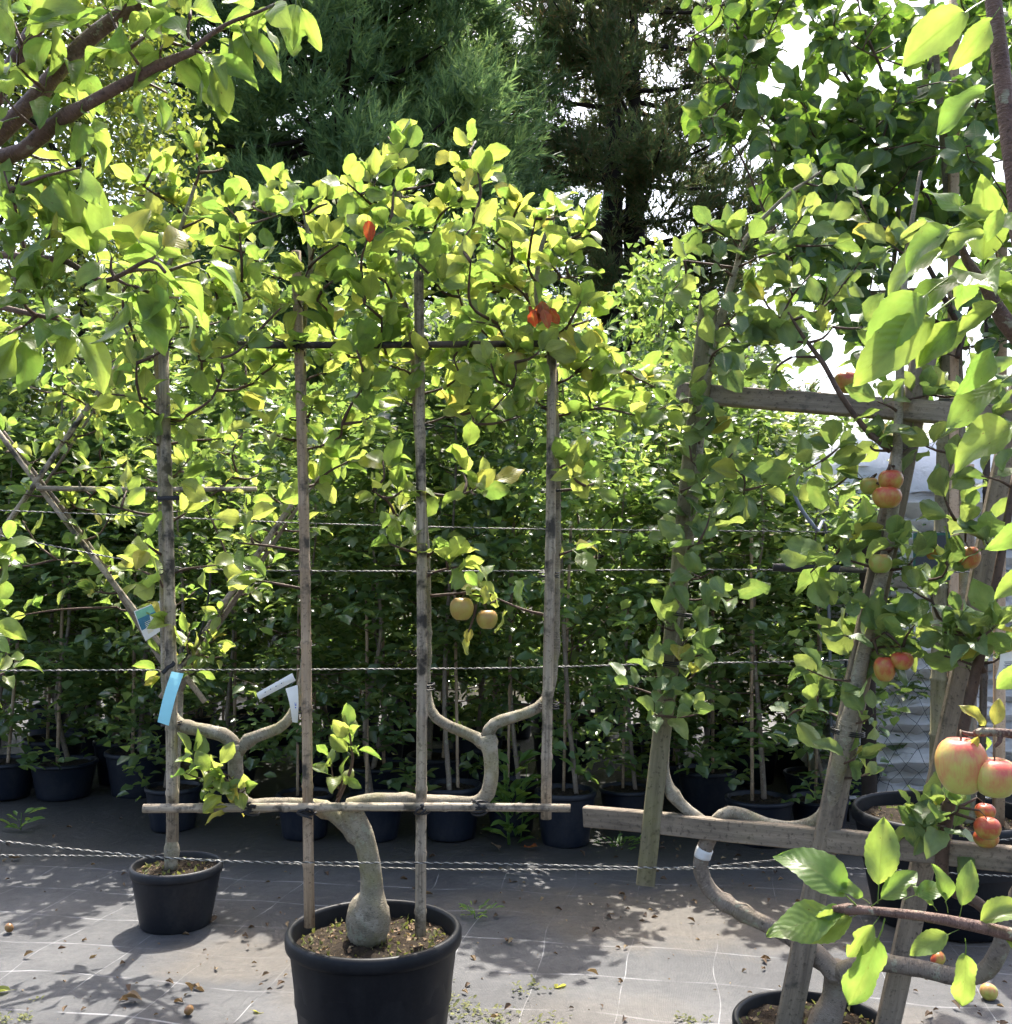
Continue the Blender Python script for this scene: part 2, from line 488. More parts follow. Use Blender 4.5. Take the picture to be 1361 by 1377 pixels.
    # the sheet further back is darker, blended in along a ragged edge
    back = nt.nodes.new('ShaderNodeSeparateXYZ')
    nt.links.new(ov, back.inputs[0])
    fb = ramp(nt, mathn(nt, 'ADD', mathn(nt, 'MULTIPLY', mathn(nt, 'SUBTRACT', back.outputs[1], 4.75), 0.9),
                        mathn(nt, 'MULTIPLY', mathn(nt, 'SUBTRACT', n1, 0.5), 0.6)), [(0.25, (0, 0, 0)), (0.5, (1, 1, 1))])
    backc = ramp(nt, n2, [(0.35, (.020, .020, .020)), (0.6, (.034, .032, .028)), (0.8, (.075, .062, .045))])
    c = mixc(nt, fb, c, backc)
    nt.links.new(c, b.inputs['Base Color'])
    b.inputs['Roughness'].default_value = 0.62
    b.inputs['Specular IOR Level'].default_value = 0.45
    wr = noise(nt, v1.outputs[0], 7, 3, 0.5, 1.5)
    h = mathn(nt, 'ADD', mathn(nt, 'ADD', mathn(nt, 'MULTIPLY', weave, 0.5), n2), mathn(nt, 'MULTIPLY', wr, 5.0))
    bump(nt, h, b, 0.5, 0.004)
    return m


M['fabric'] = fabric_mat()
M['earth'] = plain_mat('earth', (.035, .032, .02), 0.95, 0.5, 3, 0.2, 0.8, 12)


M['bag'] = film_mat('bag', (.84, .82, .79), (.8, .78, .74), .35, 11)


# ------------------------------------------------------------------ mesh helpers
def tag(o, label=None, cat=None, group=None, kind=None):
    for k, v in (('label', label), ('category', cat), ('group', group), ('kind', kind)):
        if v:
            o[k] = v
    return o


def thing(name, loc, label, cat, group=None):
    o = bpy.data.objects.new(name, None)
    o.empty_display_size = 0.05
    col.objects.link(o)
    o.location = loc
    return tag(o, label, cat, group)


class MB:
    def __init__(s):
        s.v, s.f, s.uv, s.n = [], [], [], 0

    def add(s, v, f, uv=None):
        v = np.asarray(v, float).reshape(-1, 3)
        s.v.append(v)
        s.f += [tuple(i + s.n for i in q) for q in f]
        s.uv.append(np.zeros((len(v), 2)) if uv is None else np.asarray(uv, float))
        s.n += len(v)
        return s

    def mesh(s, name, m, base=(0, 0, 0), smooth=True):
        me = bpy.data.meshes.new(name)
        v = np.concatenate(s.v) - np.asarray(base, float)
        uv = np.concatenate(s.uv)
        me.from_pydata(v.tolist(), [], s.f)
        ul = me.uv_layers.new(name='UVMap')
        idx = np.empty(len(me.loops), dtype=np.int32)
        me.loops.foreach_get('vertex_index', idx)
        ul.data.foreach_set('uv', uv[idx].astype(np.float32).ravel())
        if smooth:
            me.polygons.foreach_set('use_smooth', np.ones(len(me.polygons), dtype=bool))
        for x in (m if isinstance(m, (list, tuple)) else [m]):
            me.materials.append(M[x] if isinstance(x, str) else x)
        return me

    def build(s, name, m, parent=None, base=(0, 0, 0), smooth=True):
        """vertices are in world space; base is the world place of the root"""
        o = bpy.data.objects.new(name, s.mesh(name, m, base, smooth))
        col.objects.link(o)
        if parent is not None:
            o.parent = parent
        else:
            o.location = base
        return o


def catmull(pts, radii, step):
    pts = np.asarray(pts, float)
    radii = np.asarray(radii, float)
    if len(pts) == 2:
        n = max(2, int(np.linalg.norm(pts[1] - pts[0]) / step) + 1)
        t = np.linspace(0, 1, n)[:, None]
        return pts[0] * (1 - t) + pts[1] * t, radii[0] * (1 - t[:, 0]) + radii[1] * t[:, 0]
    q = np.vstack([2 * pts[0] - pts[1], pts, 2 * pts[-1] - pts[-2]])
    op, orr = [], []
    for i in range(len(pts) - 1):
        p0, p1, p2, p3 = q[i:i + 4]
        n = max(2, int(np.linalg.norm(p2 - p1) / step) + 1)
        for t in np.linspace(0, 1, n, endpoint=False):
            op.append(.5 * (2 * p1 + (p2 - p0) * t + (2 * p0 - 5 * p1 + 4 * p2 - p3) * t * t + (3 * p1 - p0 - 3 * p2 + p3) * t ** 3))
            s = t * t * (3 - 2 * t)
            orr.append(radii[i] * (1 - s) + radii[i + 1] * s)
    op.append(pts[-1]); orr.append(radii[-1])
    return np.array(op), np.array(orr)


def tube(mb, pts, radii, sides=8, step=0.03, rough=0.0, smooth=True, knots=0):
    if np.isscalar(radii):
        radii = [radii] * len(pts)
    c, r = catmull(pts, radii, step) if smooth else (np.asarray(pts, float), np.asarray(radii, float))
    n = len(c)
    t = np.gradient(c, axis=0)
    t /= np.linalg.norm(t, axis=1)[:, None] + 1e-9
    a = np.array([0, 0, 1.0]) if abs(t[0][2]) < 0.8 else np.array([1.0, 0, 0])
    u = np.cross(t[0], a); u /= np.linalg.norm(u)
    ang = np.arange(sides) / sides * 2 * math.pi
    vv, uv = [], []
    ln = 0.0
    wob = rng.normal(0, 1, (n, sides))
    kr = np.zeros(n)
    for _ in range(knots):
        k = rng.integers(1, max(2, n - 1)); kr[k] += 0.25
    for i in range(n):
        u = u - t[i] * np.dot(u, t[i]); u /= np.linalg.norm(u) + 1e-9
        w = np.cross(t[i], u)
        rr = r[i] * (1 + rough * wob[i] + kr[i])
        vv.append(c[i] + (np.cos(ang) * rr)[:, None] * u + (np.sin(ang) * rr)[:, None] * w)
        if i:
            ln += np.linalg.norm(c[i] - c[i - 1])
        uv.append(np.stack([np.abs(ang / math.pi - 1) * math.pi * max(r.max(), .004), np.full(sides, ln)], 1))
    f = []
    for i in range(n - 1):
        for j in range(sides):
            k = (j + 1) % sides
            f.append((i * sides + j, i * sides + k, (i + 1) * sides + k, (i + 1) * sides + j))
    f.append(tuple(range(sides - 1, -1, -1)))
    f.append(tuple((n - 1) * sides + j for j in range(sides)))
    mb.add(np.concatenate(vv), f, np.concatenate(uv))
    return c


def beam(mb, p0, p1, w, h, front=(0, -1, 0), ch=0.003, skew=0.0, seg=6):
    """board from p0 to p1; w across (in the picture plane), h deep (towards front)"""
    p0, p1 = np.asarray(p0, float), np.asarray(p1, float)
    d = p1 - p0
    L = np.linalg.norm(d); d /= L
    fr = np.asarray(front, float); fr = fr - d * np.dot(fr, d); fr /= np.linalg.norm(fr)
    s = np.cross(d, fr)
    a, b = w / 2, h / 2
    prof = [(-a + ch, -b), (a - ch, -b), (a, -b + ch), (a, b - ch), (a - ch, b), (-a + ch, b), (-a, b - ch), (-a, -b + ch)]
    vv, uv = [], []
    per = [0, w, w, w + h, w + h, 2 * w + h, 2 * w + h, 2 * w + 2 * h]
    for i in range(seg + 1):
        q = p0 + d * (L * i / seg) + s * rng.normal(0, .0012) + fr * rng.normal(0, .0012)
        for (x, y), pu in zip(prof, per):
            vv.append(q + s * x + fr * y); uv.append((pu, L * i / seg))
    f = []
    for i in range(seg):
        for j in range(8):
            k = (j + 1) % 8
            f.append((i * 8 + j, i * 8 + k, (i + 1) * 8 + k, (i + 1) * 8 + j))
    f.append(tuple(range(7, -1, -1))); f.append(tuple(seg * 8 + j for j in range(8)))
    mb.add(vv, f, uv)


def cane(mb, p0, p1, r, node_gap=0.22, sides=10, taper=0.9):
    """bamboo: nodes swell, internodes straight"""
    p0, p1 = np.asarray(p0, float), np.asarray(p1, float)
    L = np.linalg.norm(p1 - p0)
    pts, rad = [], []
    s = rng.uniform(0.3, 1) * node_gap
    ts = [0.0]
    marks = []
    while s < L - 0.03:
        marks.append(s); s += node_gap * rng.uniform(0.8, 1.2)
    prev = 0
    for mk in marks:
        for dd, k in ((-.012, 1.0), (-.004, 1.14), (.003, 1.10), (.010, .98)):
            pts.append(mk + dd); rad.append(k)
    pts = [0.0] + pts + [L]; rad = [1.0] + rad + [1.0]
    d = (p1 - p0) / L
    side = np.cross(d, [0, 1, 0]); side /= np.linalg.norm(side) + 1e-9
    cc = [p0 + d * q + side * 0.0035 * math.sin(q * 3.1 + r * 900) for q in pts]
    rr = [r * k * (1 - (1 - taper) * q / L) for q, k in zip(pts, rad)]
    tube(mb, cc, rr, sides, smooth=False, rough=0.008)


def lathe(mb, center, prof, seg=40, wob=0.0):
    c = np.asarray(center, float)
    ang = np.arange(seg) / seg * 2 * math.pi
    vv, uv = [], []
    for (r, z) in prof:
        for a in ang:
            vv.append(c + np.array([math.cos(a) * r, math.sin(a) * r, z])); uv.append((a / 6.283, z))
    n = len(prof)
    f = [(i * seg + j, i * seg + (j + 1) % seg, (i + 1) * seg + (j + 1) % seg, (i + 1) * seg + j) for i in range(n - 1) for j in range(seg)]
    mb.add(vv, f, uv)


def ring(mb, center, axis, r, th, sides=5, seg=14, sx=1.0):
    """a wire tie round a stake"""
    ax = np.asarray(axis, float); ax /= np.linalg.norm(ax)
    a = np.cross(ax, [0, 1, 0]); a /= np.linalg.norm(a)
    b = np.cross(ax, a)
    pts = [np.asarray(center) + a * math.cos(t) * r * sx + b * math.sin(t) * r for t in np.linspace(0, 2 * math.pi, seg)]
    tube(mb, pts, [th] * seg, sides, smooth=False)


# ------------------------------------------------------------------ leaves
def leaf_shape(n_along=7, wide=0.31, tipness=1.25, curl=0.25, fold=0.18, wave=0.03, twist=0.2, serr=0.0, petiole=0.28, seed=0, across=4, bite=False):
    """unit leaf, petiole from the origin, blade along +Y, face +Z"""
    rg = np.random.default_rng(seed)
    v, f, uv = [], [], []
    ts = np.linspace(0, 1, n_along + 1)
    cols = across + 1
    y0 = petiole
    ph = rg.uniform(0, 6.28)
    asym = rg.uniform(.9, 1.1)
    for i, t in enumerate(ts):
        w = wide * (math.sin(math.pi * t ** (0.92)) ** 0.74 if 0 < t < 1 else 0.0)
        w *= (1 - 0.18 * max(0, t - .6))
        w = max(w, 0.004)
        th = curl * t * 1.5                       # bend along the length
        yy = y0 + (math.sin(th) / (curl * 1.5) if abs(curl) > 1e-3 else t)
        zz = -(1 - math.cos(th)) / (curl * 1.5) if abs(curl) > 1e-3 else 0
        for j in range(cols):
            s = j / across * 2 - 1
            ww = w * (asym if s > 0 else 1 / asym)
            k = 1.0
            if serr and abs(s) > .99:
                k = 1 + (serr if i % 2 else -serr)
            if bite and s > .9 and 0.45 < t < 0.7:
                k *= 0.6
            x = s * ww * k
            z = zz + fold * abs(s) * ww * 1.6 + wave * math.sin(t * 9 + ph + s * 2) * abs(s)
            a = twist * (t - .2)
            v.append((x * math.cos(a), yy, z + x * math.sin(a))); uv.append((t, j / across))
    for i in range(n_along):
        for j in range(across):
            a = i * cols + j
            f.append((a, a + 1, a + cols + 1, a + cols))
    nb = len(v)
    pr = 0.012
    for (yy, zz) in ((0, .0), (petiole * .5, .02), (petiole * 1.05, 0)):
        for k in range(3):
            a = k * 2.094
            v.append((math.cos(a) * pr, yy, zz + math.sin(a) * pr)); uv.append((.5, .5))
    for i in range(2):
        for k in range(3):
            q = (k + 1) % 3
            f.append((nb + i * 3 + k, nb + i * 3 + q, nb + i * 3 + 3 + q, nb + i * 3 + 3 + k))
    return np.array(v), f, np.array(uv)


def leaf_set(n, seed, **kw):
    rg = np.random.default_rng(seed)
    out = []
    for i in range(n):
        k = dict(kw)
        k['curl'] = rg.uniform(*kw.get('curl', (-.2, .95)))
        k['fold'] = rg.uniform(*kw.get('fold', (.0, .55)))
        k['wide'] = rg.uniform(*kw.get('wide', (.28, .36)))
        k['twist'] = rg.uniform(-.5, .5)
        k['wave'] = rg.uniform(.015, .08)
        k['bite'] = rg.random() < .12
        out.append(leaf_shape(seed=seed * 31 + i, **k))
    return out


LEAVES = {
    'main': leaf_set(12, 1, n_along=8, serr=.05, wide=(.25, .35)),
    'near': leaf_set(9, 2, n_along=18, serr=.03, wide=(.20, .28), curl=(.1, 1.1)),
    'oval': leaf_set(8, 3, n_along=7, wide=(.30, .40), curl=(.05, .4), serr=.03),
    'plum': leaf_set(9, 5, n_along=12, serr=.015, wide=(.19, .27), curl=(.25, 1.0)),
    'slim': leaf_set(8, 4, n_along=7, wide=(.19, .27), curl=(.2, .8), serr=.03),
}


def unit(v):
    v = np.asarray(v, float)
    return v / (np.linalg.norm(v, axis=-1, keepdims=True) + 1e-9)


def frames(d, n):
    d = unit(d)
    x = unit(np.cross(d, n))
    z = np.cross(x, d)
    return np.stack([x, d, z], axis=-1)          # columns


def rhomb(wide=.3, fold=.12):
    v = np.array([(0, 0, 0), (-wide, .42, fold), (-wide * .6, .78, fold * .5), (0, 1, -.12), (wide * .6, .78, fold * .5), (wide, .42, fold), (0, .5, 0)], float)
    f = [(0, 6, 1), (1, 6, 2), (2, 6, 3), (3, 6, 4), (4, 6, 5), (5, 6, 0)]
    uv = np.array([(0, .5), (.4, 0), (.8, .2), (1, .5), (.8, .8), (.4, 1), (.5, .5)])
    return v, f, uv


def diamond(wide=.3, fold=.14):
    v = np.array([(0, 0, 0), (-wide, .45, fold), (0, 1, -.12), (wide, .45, fold)], float)
    return v, [(0, 2, 1), (0, 3, 2)], np.array([(0, .5), (.45, 0), (1, .5), (.45, 1)])


def blade(wide=.05):
    v = np.array([(-wide, 0, 0), (wide, 0, 0), (0, 1, 0)], float)
    return v, [(0, 1, 2)], np.array([(0, 0), (0, 1), (1, .5)])


def mass_mesh(name, m, shape, pos, d, nrm, size, base=(0, 0, 0)):
    """many leaves joined into one mesh, by arrays"""
    v, f, uv = shape
    Rm = frames(d, nrm)
    V = np.einsum('nij,kj->nki', Rm, v) * np.asarray(size)[:, None, None] + (np.asarray(pos) - np.asarray(base))[:, None, :]
    n, k = len(pos), len(v)
    tl = [len(q) for q in f]
    fi = np.concatenate([np.array(q) for q in f])
    F = (fi[None, :] + (np.arange(n) * k)[:, None]).ravel()
    ls = np.array(tl)
    starts = np.concatenate([[0], np.cumsum(np.tile(ls, n))[:-1]])
    me = bpy.data.meshes.new(name)
    me.vertices.add(n * k)
    me.vertices.foreach_set('co', V.astype(np.float32).ravel())
    me.loops.add(len(F))
    me.loops.foreach_set('vertex_index', F.astype(np.int32))
    me.polygons.add(n * len(f))
    me.polygons.foreach_set('loop_start', starts.astype(np.int32))
    me.update(calc_edges=True)
    ul = me.uv_layers.new(name='UVMap')
    ul.data.foreach_set('uv', np.tile(uv, (n, 1))[F].astype(np.float32).ravel())
    me.materials.append(M[m] if isinstance(m, str) else m)
    return me


def link(name, me, parent=None, loc=(0, 0, 0)):
    o = bpy.data.objects.new(name, me)
    col.objects.link(o)
    o.parent = parent
    o.location = loc
    return o


def rand_dirs(n, rg=rng):
    return unit(rg.normal(0, 1, (n, 3)))


class Plant:
    """one tree: root empty, skeleton, twigs, leaves"""
    leaf_cache = {}

    def __init__(s, name, base, label, cat, kind='main', m='leaf_main', leaf_len=.075, twig_m='twig', group=None):
        s.base = np.asarray(base, float)
        s.root = thing(name, base, label, cat, group)
        s.kind, s.m, s.L, s.twig_m = kind, m, leaf_len, twig_m
        s.sk, s.leaves = [], []

    def limb(s, name, pts, radii, m='bark', sides=10, rough=0.03, step=.03, sk=True, knots=0):
        mb = MB()
        c = tube(mb, pts, radii, sides, step, rough, knots=knots)
        if sk:
            s.sk += list(c)
        return mb.build(name, m, s.root, s.base)

    def part(s, name, mb, m, parent=None, smooth=True):
        return mb.build(name, m, parent or s.root, s.base, smooth)

    def nearest(s, c, low=0.02):
        a = np.array(s.sk)
        w = np.linalg.norm(a - c, axis=1) + np.maximum(0, a[:, 2] - c[2] + low) * 1.2
        return a[np.argmin(w)]

    def twig(s, a, b, r=.0035):
        a, b = np.asarray(a), np.asarray(b)
        L = np.linalg.norm(b - a)
        mid = (a + b) / 2 + np.array([rng.normal(0, .08) * L, rng.normal(0, .06) * L, rng.uniform(-.12, .05) * L])
        mb = MB()
        c = tube(mb, [a, mid, b], [r * 1.5, r * 1.15, r * .7], 5, .03, .06)
        mb.build('twig', s.twig_m, s.root, s.base)
        return c

    def leaf(s, pos, d, n, L, m=None, var=None):
        s.leaves.append((np.asarray(pos, float), np.asarray(d, float), np.asarray(n, float), L, m or s.m, rng.integers(len(LEAVES[s.kind])) if var is None else var))

    def cluster(s, c, n, up=.35, spread=1.0, twig=True, m=None, yellow=0.0, scale=1.0, along=None, r=.0035, start=None, sk=True):
        c = np.asarray(c, float)
        if twig:
            a = s.nearest(c) if start is None else np.asarray(start)
            cc = s.twig(a, c, r)
            if sk:
                s.sk += list(cc[len(cc) // 2:])
            ax = unit(c - a)
        else:
            cc = np.array([c, c]); ax = np.array([0, 0, 1.0])
        k0 = 0.5 if along is None else along
        for i in range(n):
            t = 1 - (i / max(1, n)) * (1 - k0)
            p = cc[min(len(cc) - 1, int(t * (len(cc) - 1)))]
            d = rand_dirs(1)[0] * spread + np.array([0, -.15, up]) + ax * .35
            d = unit(d)
            nn = np.array([0, rng.choice([-.75, .75]), .75]) + rand_dirs(1)[0] * .75
            if abs(np.dot(unit(nn), d)) > .93:
                nn = nn + np.array([.6, .4, 0])
            mm = m
            if mm is None and rng.random() < yellow:
                mm = 'leaf_yellow'
            s.leaf(p, d, nn, s.L * scale * rng.uniform(.62, 1.15), mm)

    def finish(s, limit=298):
        S = LEAVES[s.kind]
        order = sorted(range(len(s.leaves)), key=lambda i: -s.leaves[i][3] / max(.3, s.leaves[i][0][1]))
        for i in order[:limit]:
            p, d, n, L, m, k = s.leaves[i]
            key = (s.kind, k, m)
            if key not in Plant.leaf_cache:
                mb = MB(); mb.add(*S[k])
                Plant.leaf_cache[key] = mb.mesh('leaf', m)
            o = link('leaf', Plant.leaf_cache[key], s.root)
            mt = Matrix(frames(d[None], n[None])[0].tolist()).to_4x4()
            o.matrix_local = Matrix.Translation(Vector(p - s.base)) @ mt @ Matrix.Scale(L, 4)
        rest = order[limit:]
        groups = {}
        for i in rest:
            groups.setdefault((s.leaves[i][5], s.leaves[i][4]), []).append(s.leaves[i])
        if groups:
            mats = sorted({g[1] for g in groups})
            mb = MB()
            mi = []
            for (k, m), ls in groups.items():
                v, f, uv = S[k]
                Rm = frames(np.array([q[1] for q in ls]), np.array([q[2] for q in ls]))
                V = np.einsum('nij,kj->nki', Rm, v) * np.array([q[3] for q in ls])[:, None, None] + np.array([q[0] for q in ls])[:, None, :]
                for q in V:
                    mb.add(q, f, uv); mi += [mats.index(m)] * len(f)
            o = mb.build('foliage', mats, s.root, s.base)
            o.data.polygons.foreach_set('material_index', np.array(mi, dtype=np.int32))
            o['kind'] = 'stuff'
        return s.root


def pot(parent, base, cx, cy, r_top, h, z0=0.0, m='pot', seg=48, rim_h=.035, rim_out=.012, soil_drop=.04, name='pot', panels=0, flat=False):
    """a nursery pot: tapered body with its rolled rim and the soil in it"""
    rb = r_top * .80
    th = .006
    mb = MB()
    foot = .012
    prof = [(0.02, z0 + .004), (rb - .012, z0 + .004), (rb - .004, z0 + foot * .4), (rb, z0 + foot)]
    n = 8
    for i in range(1, n + 1):
        t = i / n
        prof.append((rb + (r_top - rb) * t, z0 + foot + (h - rim_h - foot) * t))
    lathe(mb, (cx, cy, 0), prof, seg)
    if panels:
        v = mb.v[0]
        for k in range(len(v)):
            zz = v[k][2]
            if z0 + .03 < zz < z0 + h - rim_h - .05:
                a = math.atan2(v[k][1] - cy, v[k][0] - cx)
                if math.sin(a * panels) > 0.2:
                    f = 1 - .018
                    v[k][0] = cx + (v[k][0] - cx) * f; v[k][1] = cy + (v[k][1] - cy) * f
    body = mb.build(name, m, parent, base)
    mb = MB()
    ro = r_top + rim_out
    zt = z0 + h
    e = rim_h * .25
    lathe(mb, (cx, cy, 0), [(r_top - .002, zt - rim_h), (ro - .002, zt - rim_h), (ro, zt - rim_h + e), (ro, zt - e), (ro - e * .6, zt - e * .2), (ro - e * 1.2, zt),
                            (r_top - th, zt - .002), (r_top - th - .003, zt - e), (r_top - th - .010, zt - h * .45)], seg)
    mb.build('rim', m, body, (0, 0, 0)) if False else mb.build('rim', m, body, base)
    # soil
    mb = MB()
    rs = r_top - .012
    zs = zt - soil_drop
    v, f = [(cx, cy, zs + .012)], []
    rings, sg = 9, 40
    for i in range(1, rings + 1):
        rr = rs * i / rings
        for j in range(sg):
            a = j / sg * 6.2832
            v.append((cx + rr * math.cos(a), cy + rr * math.sin(a), zs + rng.normal(0, .0055) + .012 * (1 - i / rings)))
    for j in range(sg):
        f.append((0, 1 + j, 1 + (j + 1) % sg))
    for i in range(rings - 1):
        for j in range(sg):
            a, b = 1 + i * sg + j, 1 + i * sg + (j + 1) % sg
            f.append((a, a + sg, b + sg, b))
    mb.add(v, f)
    mb.build('soil', 'soil', parent, base)
    return zs


def soil_bits(parent, base, cx, cy, r, z, n, leaf=.018):
    rr = np.sqrt(rng.random(n)) * r
    a = rng.random(n) * 6.283
    pos = np.stack([cx + rr * np.cos(a), cy + rr * np.sin(a), np.full(n, z + .006)], 1)
    d = rand_dirs(n) * [1, 1, .3]
    me = mass_mesh('soil_litter', 'litter', rhomb(.35, .2), pos, d, rand_dirs(n) * .5 + [0, 0, 1], rng.uniform(.2, 1.15, n) ** 1.6 * leaf, base)
    o = link('soil_litter', me, parent)
    o['kind'] = 'stuff'
    k = n // 2
    rr = np.sqrt(rng.random(k)) * r; a = rng.random(k) * 6.283
    pos = np.stack([cx + rr * np.cos(a), cy + rr * np.sin(a), np.full(k, z + .004)], 1)
    me = mass_mesh('soil_moss', 'moss', diamond(.3), pos, rand_dirs(k) * [1, 1, .3] + [0, 0, .8], rand_dirs(k), rng.uniform(.5, 1.4, k) * leaf, base)
    o = link('soil_moss', me, parent)
    o['kind'] = 'stuff'


def reseed(k):
    global rng
    rng = np.random.default_rng(k)
    random.seed(k)


# ------------------------------------------------------------------ the setting
reseed(100)
mb = MB()
mb.add([(-400, -60, -.02), (400, -60, -.02), (400, 900, -.02), (-400, 900, -.02)], [(0, 1, 2, 3)])
tag(mb.build('ground', 'earth'), kind='structure')

nx, ny = 170, 170
xs, ys = np.linspace(-6.5, 6.5, nx), np.linspace(-1.0, 11.0, ny)
XX, YY = np.meshgrid(xs, ys)
zz = .004 + .004 * np.sin(XX * 5.1 + YY * 1.7) * np.sin(YY * 4.3 - XX * .8) + .003 * np.sin(XX * 13 + 2 * np.sin(YY * 3)) + .0025 * np.sin(YY * 17 + 3 * np.sin(XX * 2.1))
mb = MB()
f = [(j * nx + i, j * nx + i + 1, (j + 1) * nx + i + 1, (j + 1) * nx + i) for j in range(ny - 1) for i in range(nx - 1)]
mb.add(np.stack([XX.ravel(), YY.ravel(), zz.ravel() - .004], 1), f)
tag(mb.build('weed_fabric', 'fabric'), 'grey woven weed fabric with white grid lines, dusted with sand', 'ground cover', kind='structure')


# ------------------------------------------------------------------ conifers far behind
def tuft_cloud(tips, axes, size, nb, blade_len):
    """brush-like sprays: blades leaving a short axis at a sharp angle"""
    T = len(tips)
    ns, nbl = 9, nb // 9
    ks = np.repeat(np.arange(T), ns)                      # shoots of each spray
    sd = unit(unit(axes)[ks] + rand_dirs(T * ns) * .85 + np.array([0, 0, .25]))
    s0 = np.asarray(tips)[ks] + rand_dirs(T * ns) * (np.asarray(size)[ks] * .22)[:, None]
    sl_ = np.asarray(size)[ks] * rng.uniform(.3, .65, T * ns)
    k = np.repeat(np.arange(T * ns), nbl)
    t = rng.random(len(k))
    rad = unit(np.cross(sd[k], rand_dirs(len(k))))
    pos = s0[k] + sd[k] * (t * sl_[k])[:, None]
    d = sd[k] + rad * (.75 - .35 * t)[:, None]
    n = np.cross(d, rand_dirs(len(k))) + np.array([0, -.2, .3])
    return pos, d, n, blade_len * rng.uniform(.6, 1.3, len(k)) * (1.1 - .5 * t)


def conifer(name, x, Z, height, radius, label, m, trunks, nbough, tuft, nb, blen, low, bare=0.0, droop=.25, seed=1):
    reseed(seed)
    b = G(x, 750 + F_PX * 1.5 / Z)
    base = np.array([b[0], Z, 0.0])
    root = thing(name, base, label, 'tree')
    for dx in trunks:
        mb = MB()
        tube(mb, [base + (dx, 0, -.1), base + (dx * 1.1, .1, height * .4), base + (dx * .8, 0, height * .95)], [height * .022, height * .016, .05], 12, .5, .05)
        mb.build('trunk', 'dark_bark', root, base)
    tips, axes, size = [], [], []
    bm = MB()
    for i in range(nbough):
        h = low + (height - low) * (i + rng.random()) / nbough
        fr = (h - low) / (height - low)
        Rr = radius * (1 - .35 * fr ** 2.5) * rng.uniform(.72, 1.12)
        a = rng.random() * 6.283
        out = np.array([math.cos(a), math.sin(a), 0])
        p0 = base + (rng.choice(trunks), 0, h)
        p1 = p0 + out * Rr * .5 + (0, 0, -droop * Rr * .5)
        p2 = p0 + out * Rr + (0, 0, -droop * Rr * .6 + .25)
        c = tube(bm, [p0, p1, p2], [.07, .045, .015], 5, .4)
        nt_ = int(3 + Rr * 3.0)
        for q in range(nt_):
            t = bare + (1 - bare) * rng.random() ** .6
            p = c[min(len(c) - 1, int(t * len(c)))] + np.array([rng.normal(0, .35), rng.normal(0, .35), rng.normal(-.05, .22)])
            tips.append(p)
            axes.append(out * rng.uniform(.4, 1.0) + np.array([rng.normal(0, .35), rng.normal(0, .35), rng.uniform(.1, .8)]))
            size.append(tuft * rng.uniform(.6, 1.25))
    bm.build('boughs', 'dark_bark', root, base)['kind'] = 'stuff'
    pos, d, n, L = tuft_cloud(np.array(tips), np.array(axes), size, nb, blen)
    o = link('crown', mass_mesh('crown', m, blade(.085), pos, d, n, L, base), root)
    o['kind'] = 'stuff'
    return root


conifer('sequoia_tree', 455, 22, 17.0, 5.0, 'dense dark green conifer with feathery brush-like sprays behind the espalier crown', 'sequoia',
        [0.0], 190, 1.35, 198, .27, 2.0, .12, .22, 21)
conifer('cypress_tree', 862, 26, 19, 3.7, 'dark brownish conifer with two bare trunks and sky showing through', 'cypress',
        [-.65, -.1], 140, 1.15, 180, .25, 3.0, .2, .1, 22)


# ------------------------------------------------------------------ leafy trees behind and far hedge
def leafy(name, base, height, rx, ry, n, leaf, label, m, low=.2, trunk_r=.05, group=None, seed=1, shape=None, clump=40, wide=.3):
    reseed(seed)
    base = np.asarray(base, float)
    root = thing(name, base, label, 'tree', group)
    mb = MB()
    tube(mb, [base + (0, 0, -.02), base + (rx * .08, 0, height * .4), base + (-rx * .05, 0, height * .93)], [trunk_r, trunk_r * .7, trunk_r * .2], 8, .15, .05)
    mb.build('trunk', 'dark_bark', root, base)
    for i in range(9):
        h = low + (height - low) * (i + .5) / 10
        a = i * 2.4
        mb = MB()
        tube(mb, [base + (0, 0, h * .92), base + (math.cos(a) * rx * .5, math.sin(a) * ry * .5, h), base + (math.cos(a) * rx * .9, math.sin(a) * ry * .9, h + height * .08)],
             [trunk_r * .4, trunk_r * .25, trunk_r * .08], 5, .1)
        mb.build('branch', 'dark_bark', root, base)
    ncl = max(8, n // clump)
    hh = low + (height - low) * rng.random(ncl) ** .85
    fr = (hh - low) / (height - low)
    rad = np.sqrt(rng.random(ncl)) * (np.sin(np.pi * np.clip(fr, .04, .93) ** .7) ** .5 * .9 + .1)
    a = rng.random(ncl) * 6.283
    cc = base + np.stack([rad * np.cos(a) * rx, rad * np.sin(a) * ry, hh], 1)
    k = rng.integers(0, ncl, n)
    sp = min(rx, ry) * .28
    pos = cc[k] + rng.normal(0, 1, (n, 3)) * [sp, sp, sp * 1.1]
    d = rand_dirs(n) + [0, 0, -.15]
    nr = rand_dirs(n) * .8 + [0, .2, .8]
    o = link('crown', mass_mesh('crown', m, rhomb(wide), pos, d, nr, rng.uniform(.6, 1.25, n) * leaf, base), root)
    o['kind'] = 'stuff'
    return root


